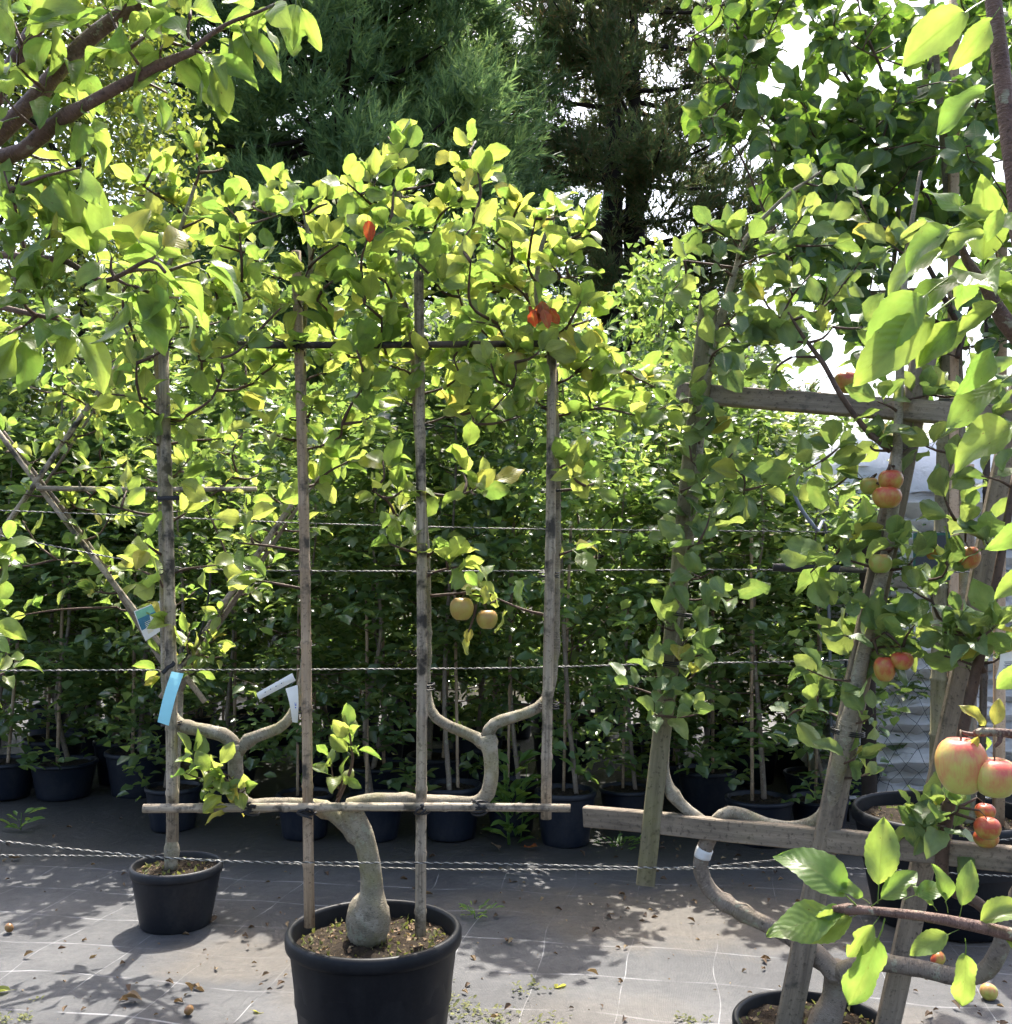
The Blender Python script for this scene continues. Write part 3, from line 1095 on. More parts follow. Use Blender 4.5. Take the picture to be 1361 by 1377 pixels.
b = P(95, 700, 9.0)
leafy('tall_hedge_tree', (b[0], 9.0, 0), 6.9, 1.15, .9, 13000, .085, 'tall small-leaved tree rising beside the dark conifer, behind the plum branches', 'leaf_tall', .3, .07, seed=31, clump=60, wide=.26)
b = P(-60, 700, 8.6)
leafy('tall_hedge_tree', (b[0], 8.6, 0), 7.4, 1.0, .9, 6500, .085, 'tallest small-leaved tree, its upper crown behind the plum leaves', 'leaf_tall', .3, .07, seed=32, clump=60, wide=.26)
for i, (x, y, Z, lab) in enumerate(((1120, 585, 24, 'distant pale tree behind the narrow hedge, next to the bag stacks'),
                                    (1235, 572, 27, 'distant pale tree seen above the film-wrapped bag stacks'),
                                    (1340, 566, 25, 'distant pale tree with low wide crown beyond the tallest bag stack'),
                                    (1010, 560, 26, 'distant pale tree half hidden by the hedge beside the leaning post'))):
    b = P(x, 700, Z)
    leafy('distant_tree', (b[0], Z, 0), 1.5 + (750 - y) / F_PX * Z, 2.0, 1.6, 2600, .22, lab, 'leaf_far', .3, .12, 'trees beyond the nursery', 40 + i)


# ------------------------------------------------------------------ rows of young trees in black pots
reseed(200)
HEDGE = []


def hedge_proto(k, rich):
    """one young potted tree at the origin: pot, soil, stake, trunk, foliage"""
    reseed(210 + k)
    root = thing('young_potted_tree', (0, 0, 0), 'slim young leafy tree in a black nursery pot in the rows', 'potted tree', 'young trees in the nursery rows')
    base = (0, 0, 0)
    hh = .29
    zs = pot(root, base, 0, 0, .155, hh, 0, 'pot_blue', 32, .03, .008, .03)
    H = 2.55 + .25 * rng.random()
    x0 = rng.uniform(-.05, .05)
    mb = MB(); cane(mb, (x0 + .03, -.03, zs - .02), (x0 * .3 + rng.uniform(-.12, .12), -.02, zs + 1.35 + .4 * rng.random()), .009, .2, 7)
    mb.build('stake', 'bamboo_tan', root, base)
    mb = MB()
    pts = [(x0 - .03, .02, zs - .02)] + [(rng.normal(0, .03), rng.normal(0, .03), zs + H * t) for t in (.2, .45, .7, .95)]
    c = tube(mb, pts, [.014, .012, .009, .006, .003], 7, .06, .04)
    mb.build('trunk', 'bark_smooth', root, base)
    for i in range(16):
        p = np.array(c[int(len(c) * (.16 + .78 * i / 16))])
        a = rng.random() * 6.283
        L = rng.uniform(.18, .42)
        q = p + (math.cos(a) * L, math.sin(a) * L, rng.uniform(.02, .25))
        mb = MB(); tube(mb, [p, (p + q) / 2 + (0, 0, -.02), q], [.004, .003, .0015], 4, .06)
        mb.build('twig', 'twig', root, base)
    n = rich
    ncl = 78
    t = rng.random(ncl) ** .72
    ch = zs + .06 + t * (H - .02)
    rr = np.sqrt(rng.random(ncl)) * (.22 + .22 * np.sin(np.pi * np.clip(t, 0, 1) ** .8))
    a = rng.random(ncl) * 6.283
    cc = np.stack([rr * np.cos(a), rr * np.sin(a), ch], 1)
    kk = rng.integers(0, ncl, n)
    pos = cc[kk] + rng.normal(0, 1, (n, 3)) * [.058, .058, .052]
    d = rand_dirs(n) * [1, 1, .6] + [0, 0, -.1]
    nr = rand_dirs(n) * .7 + [0, .15, 1]
    o = link('foliage', mass_mesh('foliage', 'leaf_hedge', rhomb(.32, .14), pos, d, nr, rng.uniform(.55, 1.3, n) * .080), root)
    o['kind'] = 'stuff'
    return root


protos = [hedge_proto(k, 1550) for k in range(5)]


def copy_tree(o, parent=None):
    c = o.copy()
    col.objects.link(c)
    c.parent = parent
    for ch in list(o.children):
        copy_tree(ch, c)
    return c


reseed(230)
spots = []
# (x px, y px of the pot's foot, pot width px) read from the photograph
for x, y, w in ((225, 1120, 76), (405, 1131, 78), (498, 1133, 88), (606, 1132, 84), (688, 1126, 74), (762, 1141, 84), (1028, 1139, 92), (1110, 1128, 80),
                (-5, 1076, 86), (76, 1076, 88), (178, 1073, 88), (300, 1082, 80), (505, 1084, 92), (590, 1075, 90), (660, 1066, 80), (845, 1116, 74), (955, 1098, 80), (905, 1070, 80)):
    g = G(x, y)
    spots.append((g[0], g[1] + .1, w * PX(g[1]) / .326))
front = len(spots)
for x, Z in ((1085, 6.5), (1120, 7.2), (1060, 7.3), (1140, 6.4), (1100, 8.0)):
    spots.append((P(x, 700, Z)[0], Z, 1.0))
for Zr, gap, off in ((7.0, .58, 0), (7.7, .6, .3), (8.5, .62, .1), (9.4, .62, .3)):
    x = -Zr * .52 + off
    while x < Zr * .33 - .35 * (Zr - 6.5):
        spots.append((x + rng.normal(0, .05), Zr + rng.normal(0, .1), rng.uniform(.95, 1.2)))
        x += gap
ROWLAB = {6: 'young potted tree whose pot shows just above the lower rail beside the post',
          0: 'young potted tree whose pot stands right behind the small pot with teal ribbon',
          1: 'young potted tree whose pot stands behind the tan second stake',
          2: 'young potted tree whose pot stands behind the swollen espalier trunk',
          3: 'young potted tree whose pot stands behind the forked limb by the third stake',
          4: 'young potted tree with a tall weed growing in front of its pot',
          5: 'young potted tree with its pot behind the free end of the bamboo bar',
          7: 'young potted tree whose pot stands behind the foot of the leaning batten',
          8: 'young potted tree at the end of the row, next to the twin-caned one',
          9: 'young potted tree with low leafy shoots over its pot, behind the broad-leaved weed',
          10: 'young potted tree beyond the crossbar end, set behind the ribbon stake',
          11: 'young potted tree seen through the first forked limb beside the tags',
          12: 'young potted tree behind the one at the swollen trunk',
          13: 'young potted tree set back between third stake and forked limb',
          14: 'young potted tree set back behind the weed and the forked limb',
          15: 'young potted tree with its pot behind the end of the lower wooden rail',
          16: 'young potted tree set back just beside the upright arm on the first batten',
          17: 'young potted tree set back behind the first leaning batten'}
for i, (x, y, s) in enumerate(spots):
    src = protos[i % 5]
    o = src if i < 5 else copy_tree(src)
    o.location = (x, y, 0)
    o.rotation_euler = (0, 0, rng.random() * 6.283 if i else 0)
    hs = rng.uniform(.78, 1.16)
    s = min(1.3, max(.85, s))
    o.scale = (s, s, hs * (.98 if 680 + 1400 * x / y < 1030 else .74) * (rng.uniform(.95, 1.26) if y > 6.8 else .88))
    if i in ROWLAB:
        o['label'] = ROWLAB[i]
    elif i >= front:
        o['label'] = 'slim young leafy tree in the dense back rows of pots'
    else:
        o['label'] = 'slim young leafy tree in a black pot in the front rows of the nursery hedge'

# ------------------------------------------------------------------ stacks of white bags
reseed(240)


def bag_mesh(seed):
    rg = np.random.default_rng(seed)
    nxx, nyy = 26, 12
    v, f = [], []
    ph = rg.uniform(0, 6, 4)
    for side in (1, -1):
        for j in range(nyy + 1):
            for i in range(nxx + 1):
                a, b_ = i / nxx * 2 - 1, j / nyy * 2 - 1
                prof = max(0, (1 - abs(a) ** 3)) ** .6 * max(0, (1 - abs(b_) ** 3)) ** .6
                z = side * .5 * prof + (.10 * math.sin(a * 9 + ph[0]) * math.sin(b_ * 5 + ph[1]) + .07 * math.sin(a * 23 + ph[2] + 3 * b_) + rg.normal(0, .025)) * prof
                v.append((a * .5 + .01 * math.sin(b_ * 12 + ph[2]), b_ * .5 + .02 * math.sin(a * 15 + ph[3]) * abs(b_), z))
    k = (nxx + 1) * (nyy + 1)
    for j in range(nyy):
        for i in range(nxx):
            a = j * (nxx + 1) + i
            f.append((a, a + 1, a + nxx + 2, a + nxx + 1))
            f.append((k + a, k + a + nxx + 1, k + a + nxx + 2, k + a + 1))
    mb = MB(); mb.add(v, f)
    return mb.mesh('bag', 'bag')


ORD = ['topmost of', 'second from top of', 'third from top of'] + [w + ' from top of' for w in 'fourth fifth sixth seventh eighth ninth tenth eleventh twelfth thirteenth fourteenth fifteenth sixteenth seventeenth eighteenth nineteenth twentieth'.split()]
bm3 = [bag_mesh(s) for s in range(4)]
for sx, Z, top, lab, wd in ((1195, 6.6, 615, 'the bulging stack behind the netting', .95),
                            (1345, 7.0, 612, 'the stack beside the short round post', .95),
                            (1262, 7.6, 640, 'the rear stack between the others', .9)):
    x = P(sx, 700, Z)[0]
    htop = P(sx, top, Z)[2]
    nlay = int(htop / .11)
    for k in range(nlay):
        fromtop = nlay - 1 - k
        o = link('compost_bag', bm3[(k + int(sx)) % 4])
        o.location = (x + rng.normal(0, .03), Z + rng.normal(0, .03), .07 + k * .11)
        o.scale = (wd * rng.uniform(.9, 1.1), .7, .16 + .05 * rng.random())
        o.rotation_euler = (0, 0, rng.normal(0, .08) + (math.pi if k % 2 else 0))
        tag(o, 'white compost bag, ' + ORD[fromtop] + ' ' + lab, 'bag', 'stacked compost bags')
    # film over the top
    mb = MB()
    v, f = [], []
    n1 = 22
    for j in range(n1):
        for i in range(n1):
            a, b_ = i / (n1 - 1) * 2 - 1, j / (n1 - 1) * 2 - 1
            m_ = max(abs(a), abs(b_))
            z = .10 * (1 - m_ ** 3) - (0.28 * max(0, m_ - .8) / .2) + .03 * math.sin(a * 7 + sx) * math.cos(b_ * 6) + rng.normal(0, .008)
            sc_ = 1.0 if m_ < .8 else .93 + .05 * rng.random()
            v.append((x + a * wd * .56 * sc_, Z + b_ * .42 * sc_, htop - .0 + z + .02))
    for j in range(n1 - 1):
        for i in range(n1 - 1):
            a = j * n1 + i
            f.append((a, a + 1, a + n1 + 1, a + n1))
    mb.add(v, f)
    tag(mb.build('plastic_film', 'white_film', None, (x, Z, htop)), {1195: 'crumpled white film draped over the stack behind the netting', 1345: 'crumpled white film draped over the stack beside the round post', 1262: 'crumpled white film draped over the rear bag stack'}[sx], 'plastic film', 'film on the bag stacks')

# diamond netting in front of the stack
mb = MB()
x0, x1, z0, z1, Zn = P(1135, 700, 6.0)[0], P(1262, 700, 6.0)[0], .02, P(0, 830, 6.0)[2], 6.0
stp = .115
for sgn in (1, -1):
    c = -3.0
    while c < 3.5:
        a = (x0, c + sgn * 0) if True else None
        pts = []
        for q in np.linspace(x0, x1, 12):
            z = c + sgn * (q - x0) * 1.25
            if z0 <= z <= z1:
                pts.append((q, Zn + rng.normal(0, .012), z + rng.normal(0, .018) + .04 * math.sin(q * 9)))
        if len(pts) > 1:
            tube(mb, pts, [.0013] * len(pts), 4, smooth=False)
        c += stp * 1.25
for q in (x0, x1):
    tube(mb, [(q, Zn, 0), (q, Zn, z1 + .05)], [.008, .008], 6, smooth=False)
tag(mb.build('netting', 'tie', None, (x0, Zn, 0)), 'dark diamond-mesh netting hung in front of white bags', 'netting')
# round posts by the stacks
for px_, ytop, ybot, Z, w, m_, lab, nm in ((1165, 690, 1100, 5.4, 20, 'dark_bark', 'dark tarred post standing before the netted bags', 'timber_post'),
                                           (1296, 625, 1100, 5.0, 26, 'batten', 'short round weathered post between the two bag stacks', 'timber_post')):
    a, b_ = P(px_, ytop, Z), P(px_ + 4, ybot, Z)
    b_[2] = -.02
    mb = MB()
    tube(mb, [b_, (a + b_) / 2, a], [w / 2 * PX(Z)] * 3, 12, .1, .03)
    tag(mb.build(nm, m_, None, tuple(b_)), lab, 'post')

# ------------------------------------------------------------------ twisted fence wires
def wire(name, pts, Zs, label, r=.0016, pitch=.027):
    W = [P(x, y, z) for (x, y), z in zip(pts, Zs)]
    c, _ = catmull(W, [1] * len(W), .0045)
    t = unit(np.gradient(c, axis=0))
    s = np.concatenate([[0], np.cumsum(np.linalg.norm(np.diff(c, axis=0), axis=1))])
    up = unit(np.cross(t, [0, 1, 0])); fr = np.cross(t, up)
    root = thing(name, tuple(c[0]), label, 'wire', 'twisted fence wires')
    for k, m in ((0, 'strand_black'), (math.pi, 'strand_glint')):  # second strand is coloured pale to stand for glints on the metal
        a = s / pitch * 6.283 + k
        h = c + up * (np.cos(a) * r)[:, None] + fr * (np.sin(a) * r)[:, None]
        mb = MB()
        tube(mb, h, np.full(len(h), r * .95), 4, smooth=False)
        mb.build('black_strand' if k == 0 else 'glint_strand', m, root, tuple(c[0]))
    return root


ZW = 3.13
wire('fence_wire', [(-60, 684), (150, 692), (400, 703), (700, 711), (1000, 714), (1250, 716), (1420, 712)], [3.3] * 7, 'topmost twisted wire strung behind the bamboo stakes', .0013, .026)
wire('fence_wire', [(-60, 708), (60, 732), (190, 756), (300, 766), (600, 768), (1000, 766), (1250, 770), (1420, 764)], [3.16] * 8, 'second twisted wire from the top, sagging from one side, with black strap', .0014, .026)
wire('fence_wire', [(-60, 902), (200, 901), (450, 900), (700, 898), (880, 893), (1100, 889), (1250, 884), (1420, 880)], [3.16] * 8, 'twisted wire behind the stakes level with the teal ribbon tag')
wire('fence_wire', [(-60, 1124), (0, 1131), (150, 1147), (300, 1158), (480, 1160), (640, 1161), (900, 1167), (1000, 1161), (1090, 1151), (1200, 1141), (1420, 1124)],
     [2.86] * 11, 'low slack twisted wire passing in front of the swollen trunk', .0016, .027)
wire('fence_wire', [(-60, 1148), (0, 1150), (180, 1152), (400, 1162), (600, 1169), (900, 1169), (1080, 1167), (1200, 1170), (1420, 1182)],
     [3.3] * 9, 'lowest twisted wire, running behind the swollen trunk', .0016, .027)

# ------------------------------------------------------------------ potted espalier (the subject)
reseed(300)
ZM = 3.05
ZS = 3.03
k = PX(ZM)
MP = P(503, 1248, ZM)
base = (MP[0], ZM, 0)
T = Plant('potted_espalier_apple_tree', base, 'espalier apple tree on a bamboo frame in the large black pot with swollen trunk base', 'fruit tree', 'main', 'leaf_main', .083)
rimz = P(503, 1246, ZM)[2]
zs = pot(T.root, base, base[0], ZM, 110 * k, rimz, 0, 'pot', 72, .042, .013, .05, panels=9)
soil_bits(T.root, base, base[0], ZM, 100 * k, zs, 420, .016)


def q(x, y, dz=0.0):
    return P(x, y, ZM + dz)


T.limb('trunk', [q(496, 1266), q(495, 1252), q(495, 1236), q(497, 1219), q(499, 1208), q(500, 1199), q(499, 1175), q(494, 1145), q(485, 1118), q(474, 1098), q(468, 1086)],
       [.050, .061, .064, .058, .045, .034, .031, .031, .034, .035, .024], 'bark', 16, .018, .02)
fl = T.limb('branch', [q(487, 1130), q(470, 1112), q(455, 1098, .01), q(436, 1088, .02), (q(412, 1083, .035)), q(370, 1082, .035), q(338, 1084, .03), q(322, 1072, .02), q(317, 1045, .01), q(317, 1015), q(319, 1000)],
            [.026, .026, .025, .022, .021, .020, .021, .022, .022, .022, .023], 'bark', 12, .03, knots=3)
T.limb('branch', [q(478, 1104), q(472, 1090, -.005), q(484, 1079, .0), q(520, 1075, .01), q(560, 1077, .015), q(615, 1079, .015), q(640, 1080, .012), q(656, 1066, .01), q(661, 1040, .005), q(659, 1010), q(654, 988)],
       [.032, .026, .021, .020, .019, .019, .021, .022, .021, .022, .024], 'bark', 12, .03, knots=4)
ARM = {}


def arm(pts, r0, r1):
    T.limb('branch', pts, list(np.linspace(r0, r1, len(pts))), 'bark', 10, .035, knots=5)


arm([q(317, 1006), q(306, 992), q(290, 985), q(262, 980), q(243, 974), q(230, 958, .025), q(224, 920, .03), q(222, 850, .032), q(220, 760, .032), q(217, 640, .03), q(214, 540, .03), q(211, 470, .03), q(216, 400, .02), q(236, 330, .0), q(262, 250)], .0225, .006)
arm([q(319, 1012), q(334, 996), q(352, 988), q(375, 979), q(392, 962, .01), q(404, 930, .03), q(411, 880, .03), q(412, 780, .032), q(411, 680, .032), q(409, 580, .03), q(408, 480, .03), q(411, 400, .02), q(418, 350), q(410, 290)], .0195, .006)
arm([q(657, 1004), q(640, 992), q(618, 982), q(596, 972), q(580, 956, .01), q(573, 920, .03), q(574, 850, .03), q(573, 750, .032), q(566, 650, .032), q(560, 560, .03), q(556, 480, .03), q(548, 420, .02), q(535, 380), q(540, 300), q(528, 210)], .018, .006)
arm([q(655, 990), q(664, 974), q(685, 966), q(712, 957), q(730, 945, .01), q(741, 920, .03), q(746, 860, .03), q(748, 760, .032), q(749, 660, .032), q(747, 560, .03), q(744, 480, .03), q(735, 430, .02), q(722, 405), q(726, 340), q(745, 290)], .0195, .006)
for p_, w_ in (((318, 1000), .026), ((655, 990), .027)):
    pass
# stakes
for (a, b_, w, m, nm, dz) in (((232, 1131), (221, 452), 8.0, 'bamboo', 'stake', -.0), ((418, 1246), (400, 338), 7.2, 'bamboo_tan', 'stake', 0), ((567, 1258), (565, 366), 7.4, 'bamboo', 'stake', 0), ((736, 1101), (741, 470), 7.2, 'bamboo', 'stake', 0)):
    mb = MB(); cane(mb, P(*a, ZS - .012), P(*b_, ZS - .012), w * k, .2, 12)
    T.part(nm, mb, m)
mb = MB(); cane(mb, P(193, 1086, ZS - .045), P(767, 1087, ZS - .045), 6.0 * k, .23, 12); T.part('crossbar', mb, 'bamboo')
mb = MB(); cane(mb, P(222, 462, ZS - .045), P(742, 463, ZS - .045), 5.0 * k, .23, 12); T.part('crossbar', mb, 'bamboo_dark')


def lashing(x, y, r=9.5, n=5, Z=ZS - .03, m='rubber', spread=9):
    mb = MB()
    for i in range(n):
        c = P(x + rng.normal(0, 1.2), y + (i - (n - 1) / 2) * spread / n, Z)
        ring(mb, c, (rng.normal(0, .35), rng.normal(0, .25), 1), r * k * rng.uniform(.95, 1.12), .0032, 5, 16, 1.0)
    c = P(x, y, Z - r * k)
    for i in range(3):
        a = c + np.array([rng.normal(0, .01), -.004, rng.normal(0, .012)])
        tube(mb, [c, (a + c) / 2 + (rng.normal(0, .008), -.006, 0), a + (rng.normal(0, .01), 0, -.01)], [.004, .004, .003], 5, .01)
    T.part('lashing', mb, m)


for x, y in ((413, 1088), (567, 1087), (646, 1085), (336, 1086)):
    lashing(x, y, 10.5 if x in (413, 567) else 12)
for x, y in ((400, 463), (566, 463), (222, 461), (741, 464)):
    lashing(x, y, 11.5, 6)


def tie(x, y, w=11, n=2, th=.0018, dz=.008):
    mb = MB()
    for i in range(n):
        ring(mb, P(x, y + i * 2.2 - 1 + rng.normal(0, .8), ZS + dz), (rng.normal(0, .1), rng.normal(0, .1), 1), w * k, th, 4, 16, 1.15)
    T.part('tie', mb, 'tie')


for x, y, n in ((231, 972, 3), (226, 768, 2), (228, 690, 1), (224, 570, 2), (408, 953, 3), (405, 768, 3), (403, 565, 3), (410, 870, 1), (571, 922, 3), (571, 575, 2), (569, 770, 2),
                (738, 772, 3), (741, 660, 2), (741, 545, 2), (738, 948, 3)):
    tie(x, y, 12, n)
mb = MB(); beam(mb, P(211, 670, ZS - .04), P(241, 669, ZS - .04), .013, .005); T.part('strap', mb, 'rubber')

# ---- leaves of the subject: hand-read spurs, then the dense crown
reseed(310)
spurs = [(222, 560, 10, .0), (200, 590, 6, 0), (250, 560, 6, 0), (300, 500, 6, .1), (330, 520, 7, .2), (350, 505, 7, .3), (270, 500, 6, 0), (300, 590, 6, .1), (350, 575, 5, .1),
         (420, 545, 9, 0), (440, 600, 9, 0), (425, 650, 9, .05), (395, 590, 6, 0), (460, 570, 7, .1), (470, 620, 6, .1), (490, 520, 9, .1), (520, 490, 8, 0), (500, 560, 6, .1),
         (545, 540, 7, .1), (600, 520, 7, .3), (630, 505, 9, .3), (600, 560, 5, .2), (660, 540, 6, .1), (640, 570, 5, .3), (690, 520, 8, 0), (720, 540, 6, 0), (700, 560, 4, .2),
         (775, 500, 10, .4), (810, 480, 8, .5), (845, 500, 9, .4), (880, 520, 9, .3), (820, 540, 7, .2), (860, 560, 6, .2), (900, 545, 6, .2), (790, 530, 6, .3),
         (780, 620, 9, .5), (800, 650, 7, .5), (770, 640, 5, .5), (655, 650, 5, .6), (640, 665, 4, .7), (620, 630, 3, 0), (625, 760, 6, .3), (585, 740, 7, 0), (600, 755, 5, .2),
         (560, 700, 4, .2), (530, 690, 6, .1), (520, 730, 6, 0), (500, 660, 6, .2), (540, 660, 5, .3), (515, 620, 7, .3), (150, 680, 5, .3), (170, 660, 4, .2), (195, 730, 4, .2), (185, 765, 5, .2),
         (215, 780, 4, .1), (320, 730, 5, .2), (290, 760, 4, .2), (330, 690, 4, .1), (345, 780, 5, .1), (770, 740, 4, .6), (690, 470, 8, .1), (610, 480, 8, .2), (470, 480, 8, 0), (440, 500, 7, .1),
         (370, 490, 7, .1), (180, 500, 7, .1), (150, 530, 5, .1), (190, 540, 5, 0), (655, 790, 5, .2), (640, 805, 4, 0), (630, 600, 4, 0), (240, 640, 5, .1), (250, 690, 4, .2), (225, 840, 4, .1)]
for x, y, n, ye in spurs:
    T.cluster(P(x, y, ZM + rng.uniform(-.10, .08)), max(3, int(n * 1.05)), yellow=ye * .2, along=.75)
top = [(165, 330), (185, 250), (205, 215), (235, 245), (265, 195), (300, 215), (330, 270), (352, 250), (380, 238), (402, 262), (440, 262), (465, 232), (500, 228), (522, 172), (560, 195), (585, 235), (620, 215),
       (640, 178), (660, 235), (700, 262), (745, 268), (790, 288), (805, 330)]
tx, ty = zip(*top)
pts = []
tries = 0
while len(pts) < 132 and tries < 9000:
    tries += 1
    x, y = rng.uniform(150, 805), rng.uniform(170, 490)
    if y < np.interp(x, tx, ty) + 14:
        continue
    if 555 < x < 600 and y > 400 and rng.random() < .5:
        continue
    if any((x - a) ** 2 + (y - b_) ** 2 < 20 ** 2 for a, b_ in pts):
        continue
    pts.append((x, y))
for x, y in sorted(pts, key=lambda p_: -p_[1]):
    T.cluster(P(x, y, ZM + rng.normal(0, .13)), int(rng.integers(5, 9)), yellow=.012 + .05 * (y < 300), along=.7, up=.45)
for (x, y) in top[1:-1]:
    T.cluster(P(x, y + 12, ZM + rng.normal(0, .1)), 4, yellow=.06, along=.45, up=.7, scale=.85)
# shoots low on the trunk
reseed(320)
for x, y, n, st in ((285, 1045, 6, (318, 1060)), (265, 1030, 4, (318, 1060)), (300, 1060, 6, (318, 1070)), (330, 1062, 3, (318, 1070)), (250, 1040, 3, (290, 1050)), (310, 1092, 5, (322, 1078)), (248, 1012, 5, (290, 1045)), (292, 1035, 5, (318, 1060)), (275, 1060, 5, (300, 1060)), (330, 1045, 3, (320, 1065))):
    T.cluster(P(x, y, ZM - .07), n, m='leaf_yellow' if rng.random() < .3 else 'leaf_main', start=P(*st, ZM - .01), along=.6, scale=.75, r=.0022, sk=False)
T.cluster(P(470, 985, ZM - .03), 11, start=P(452, 1082, ZM - .0), along=.7, scale=.85, r=.004)
T.cluster(P(445, 1020, ZM - .04), 6, start=P(455, 1060, ZM - .0), along=.6, scale=.85, r=.002)
T.cluster(P(462, 1045, ZM - .04), 4, start=P(453, 1072, ZM - .0), along=.6, scale=.7, r=.002)
for x, y in ((494, 308), (712, 420), (722, 426), (733, 420), (728, 414), (738, 424)):
    T.leaf(P(x, y - 16, ZM - .14), (rng.normal(0, .4), -.1, -1), (rng.normal(0, .9), -1, .1), .052, 'leaf_red')
for x, y in ((608, 200), (655, 780), (470, 415)):
    T.leaf(P(x, y, ZM - .05), (rng.normal(0, .5), -.3, -.6), (rng.normal(0, .5), -1, .4), .06, 'leaf_red' if y > 690 and x > 700 else 'leaf_yellow')

T.leaf(P(494, 288, ZM - .3), (.1, 0, -1), (.3, -1, .1), .06, 'leaf_red')
T.leaf(P(720, 408, ZM - .28), (-.2, 0, -1), (-.6, -1, .1), .055, 'leaf_red')
T.leaf(P(728, 408, ZM - .28), (.3, 0, -1), (.6, -1, .1), .055, 'leaf_red')

# ------------------------------------------------------------------ apples
def apple_geo():
    prof = []
    n = 14
    for i in range(n + 1):
        t = i / n * math.pi
        r = math.sin(t) ** .85 * (1 + .10 * math.cos(t))
        z = math.cos(t) * .88
        dip = .30 * math.exp(-(r / .28) ** 2)
        z += -dip if z > 0 else dip * .7
        prof.append((max(r, .002) * .95, z))
    return prof[::-1]


AP = {}


def apple(c, r, m, label, tilt=(0, 0, 0), stem_to=None, tall=1.0, group=None):
    c = np.asarray(c, float)
    root = None
    if m not in AP:
        mb = MB(); lathe(mb, (0, 0, 0), apple_geo(), 22)
        AP[m] = mb.mesh('apple', m)
    o = link('apple', AP[m])
    o.location = c
    o.scale = (r, r, r * tall)
    o.rotation_euler = tilt
    tag(o, label, 'apple', group)
    mb = MB()
    if stem_to is None:
        tube(mb, [(0, 0, .5), (.06, 0, .85), (.14, .03, 1.15)], [.05, .04, .05], 5, .2)
    else:
        o.rotation_euler = (0, 0, rng.random() * 6)
        w = (np.asarray(stem_to) - c)
        a = o.rotation_euler.z
        w = np.array([(w[0] * math.cos(a) + w[1] * math.sin(a)) / r, (-w[0] * math.sin(a) + w[1] * math.cos(a)) / r, w[2] / (r * tall)])
        tube(mb, [(0, 0, .45), (w[0] * .2, w[1] * .2, .9), w], [.045, .04, .05], 5, .2)
    s = mb.build('stem', 'stem', o)
    return o


def hang(pl, x, y, Z, rpx, m, label, tall=1.0, start=None):
    """an apple on a spur of the plant pl"""
    c = P(x, y, Z)
    r = rpx * PX(Z)
    top_ = c + np.array([rng.normal(0, .01), .01, r * 1.25])
    a = pl.nearest(top_, -.3) if start is None else np.asarray(start)
    pl.twig(a, top_, .003)
    pl.sk.append(top_)
    return apple(c, r, m, label, stem_to=top_ + (0, 0, .001), tall=tall)


reseed(330)
hang(T, 621, 819, ZM - .06, 17, 'apple_russet', 'yellow-brown apple hanging between the third and fourth stakes, higher of the pair', 1.1, P(660, 800, ZM))
hang(T, 655, 833, ZM - .05, 15, 'apple_russet', 'yellow-brown apple hanging between the third and fourth stakes, lower of the pair', 1.05, P(668, 806, ZM))
T.cluster(P(662, 802, ZM), 4, start=P(740, 828, ZM + .03), scale=.9)
T.cluster(P(630, 850, ZM - .05), 2, m='leaf_yellow', start=P(640, 812, ZM - .03), up=-1.2, spread=.3, scale=.8)
hang(T, 692, 488, ZM - .05, 19, 'apple_green', 'olive green apple tucked under the top crossbar', .9)
T.finish(299)

# ------------------------------------------------------------------ lattice-trained tree in the small pot
reseed(400)
g = G(237, 1243)
ZL = g[1]
kl = PX(ZL)
base = (P(237, 1200, ZL)[0], ZL, 0)
V = Plant('potted_lattice_apple_tree', base, 'apple tree trained on crossing canes in the smaller grey-black pot', 'fruit tree', 'slim', 'leaf_main', .095)
rimz = P(237, 1160, ZL)[2]
zs = pot(V.root, base, base[0], ZL, 57 * kl, rimz, 0, 'pot_grey', 56, .038, .008, .035)
soil_bits(V.root, base, base[0], ZL, 50 * kl, zs, 120, .02)


def v(x, y, dz=0.0):
    return P(x, y, ZL + dz)


V.limb('trunk', [v(230, 1168), v(231, 1140), v(232, 1100), v(236, 1020), v(239, 960), v(241, 925)], [.028, .025, .023, .021, .02, .018], 'bark', 12, .03, knots=3)
V.limb('branch', [v(241, 935), v(225, 900), v(190, 845), v(150, 780), v(100, 705), v(50, 640), v(5, 580)], [.016, .014, .013, .012, .010, .008, .005], 'bark_smooth', 8, .03)
V.limb('branch', [v(241, 930), v(258, 895), v(300, 830), v(345, 765), v(385, 705), v(430, 640)], [.016, .014, .012, .010, .008, .004], 'bark_smooth', 8, .03)
V.limb('branch', [v(60, 652, .02), v(95, 600, .02), v(150, 515, .02)], [.007, .006, .004], 'bark_smooth', 7, .03)
for a, b_, w in (((275, 945), (-40, 530), 3.9), ((216, 938), (440, 610), 4.3), ((-30, 760), (160, 490), 4.0)):
    mb = MB(); cane(mb, v(*a, -.035), v(*b_, -.035), w * kl, .26, 9); V.part('cane', mb, 'bamboo')
for a, b_, w in (((50, 656), (345, 658), 3.6),):
    mb = MB(); cane(mb, v(*a, -.06), v(*b_, -.06), w * kl, .26, 9); V.part('cane', mb, 'bamboo')
mb = MB(); tube(mb, [v(282, 752, -.05), v(282, 790, -.05), v(270, 850, -.05), v(245, 890, -.05)], [.006, .004, .004, .005], 6, .03); V.part('hook', mb, 'rubber')
mb = MB(); tube(mb, [v(305, 762, -.06), v(308, 772, -.06), v(325, 778, -.06), v(340, 786, -.06)], [.007, .007, .009, .010], 6, .02); V.part('hook', mb, 'rubber')
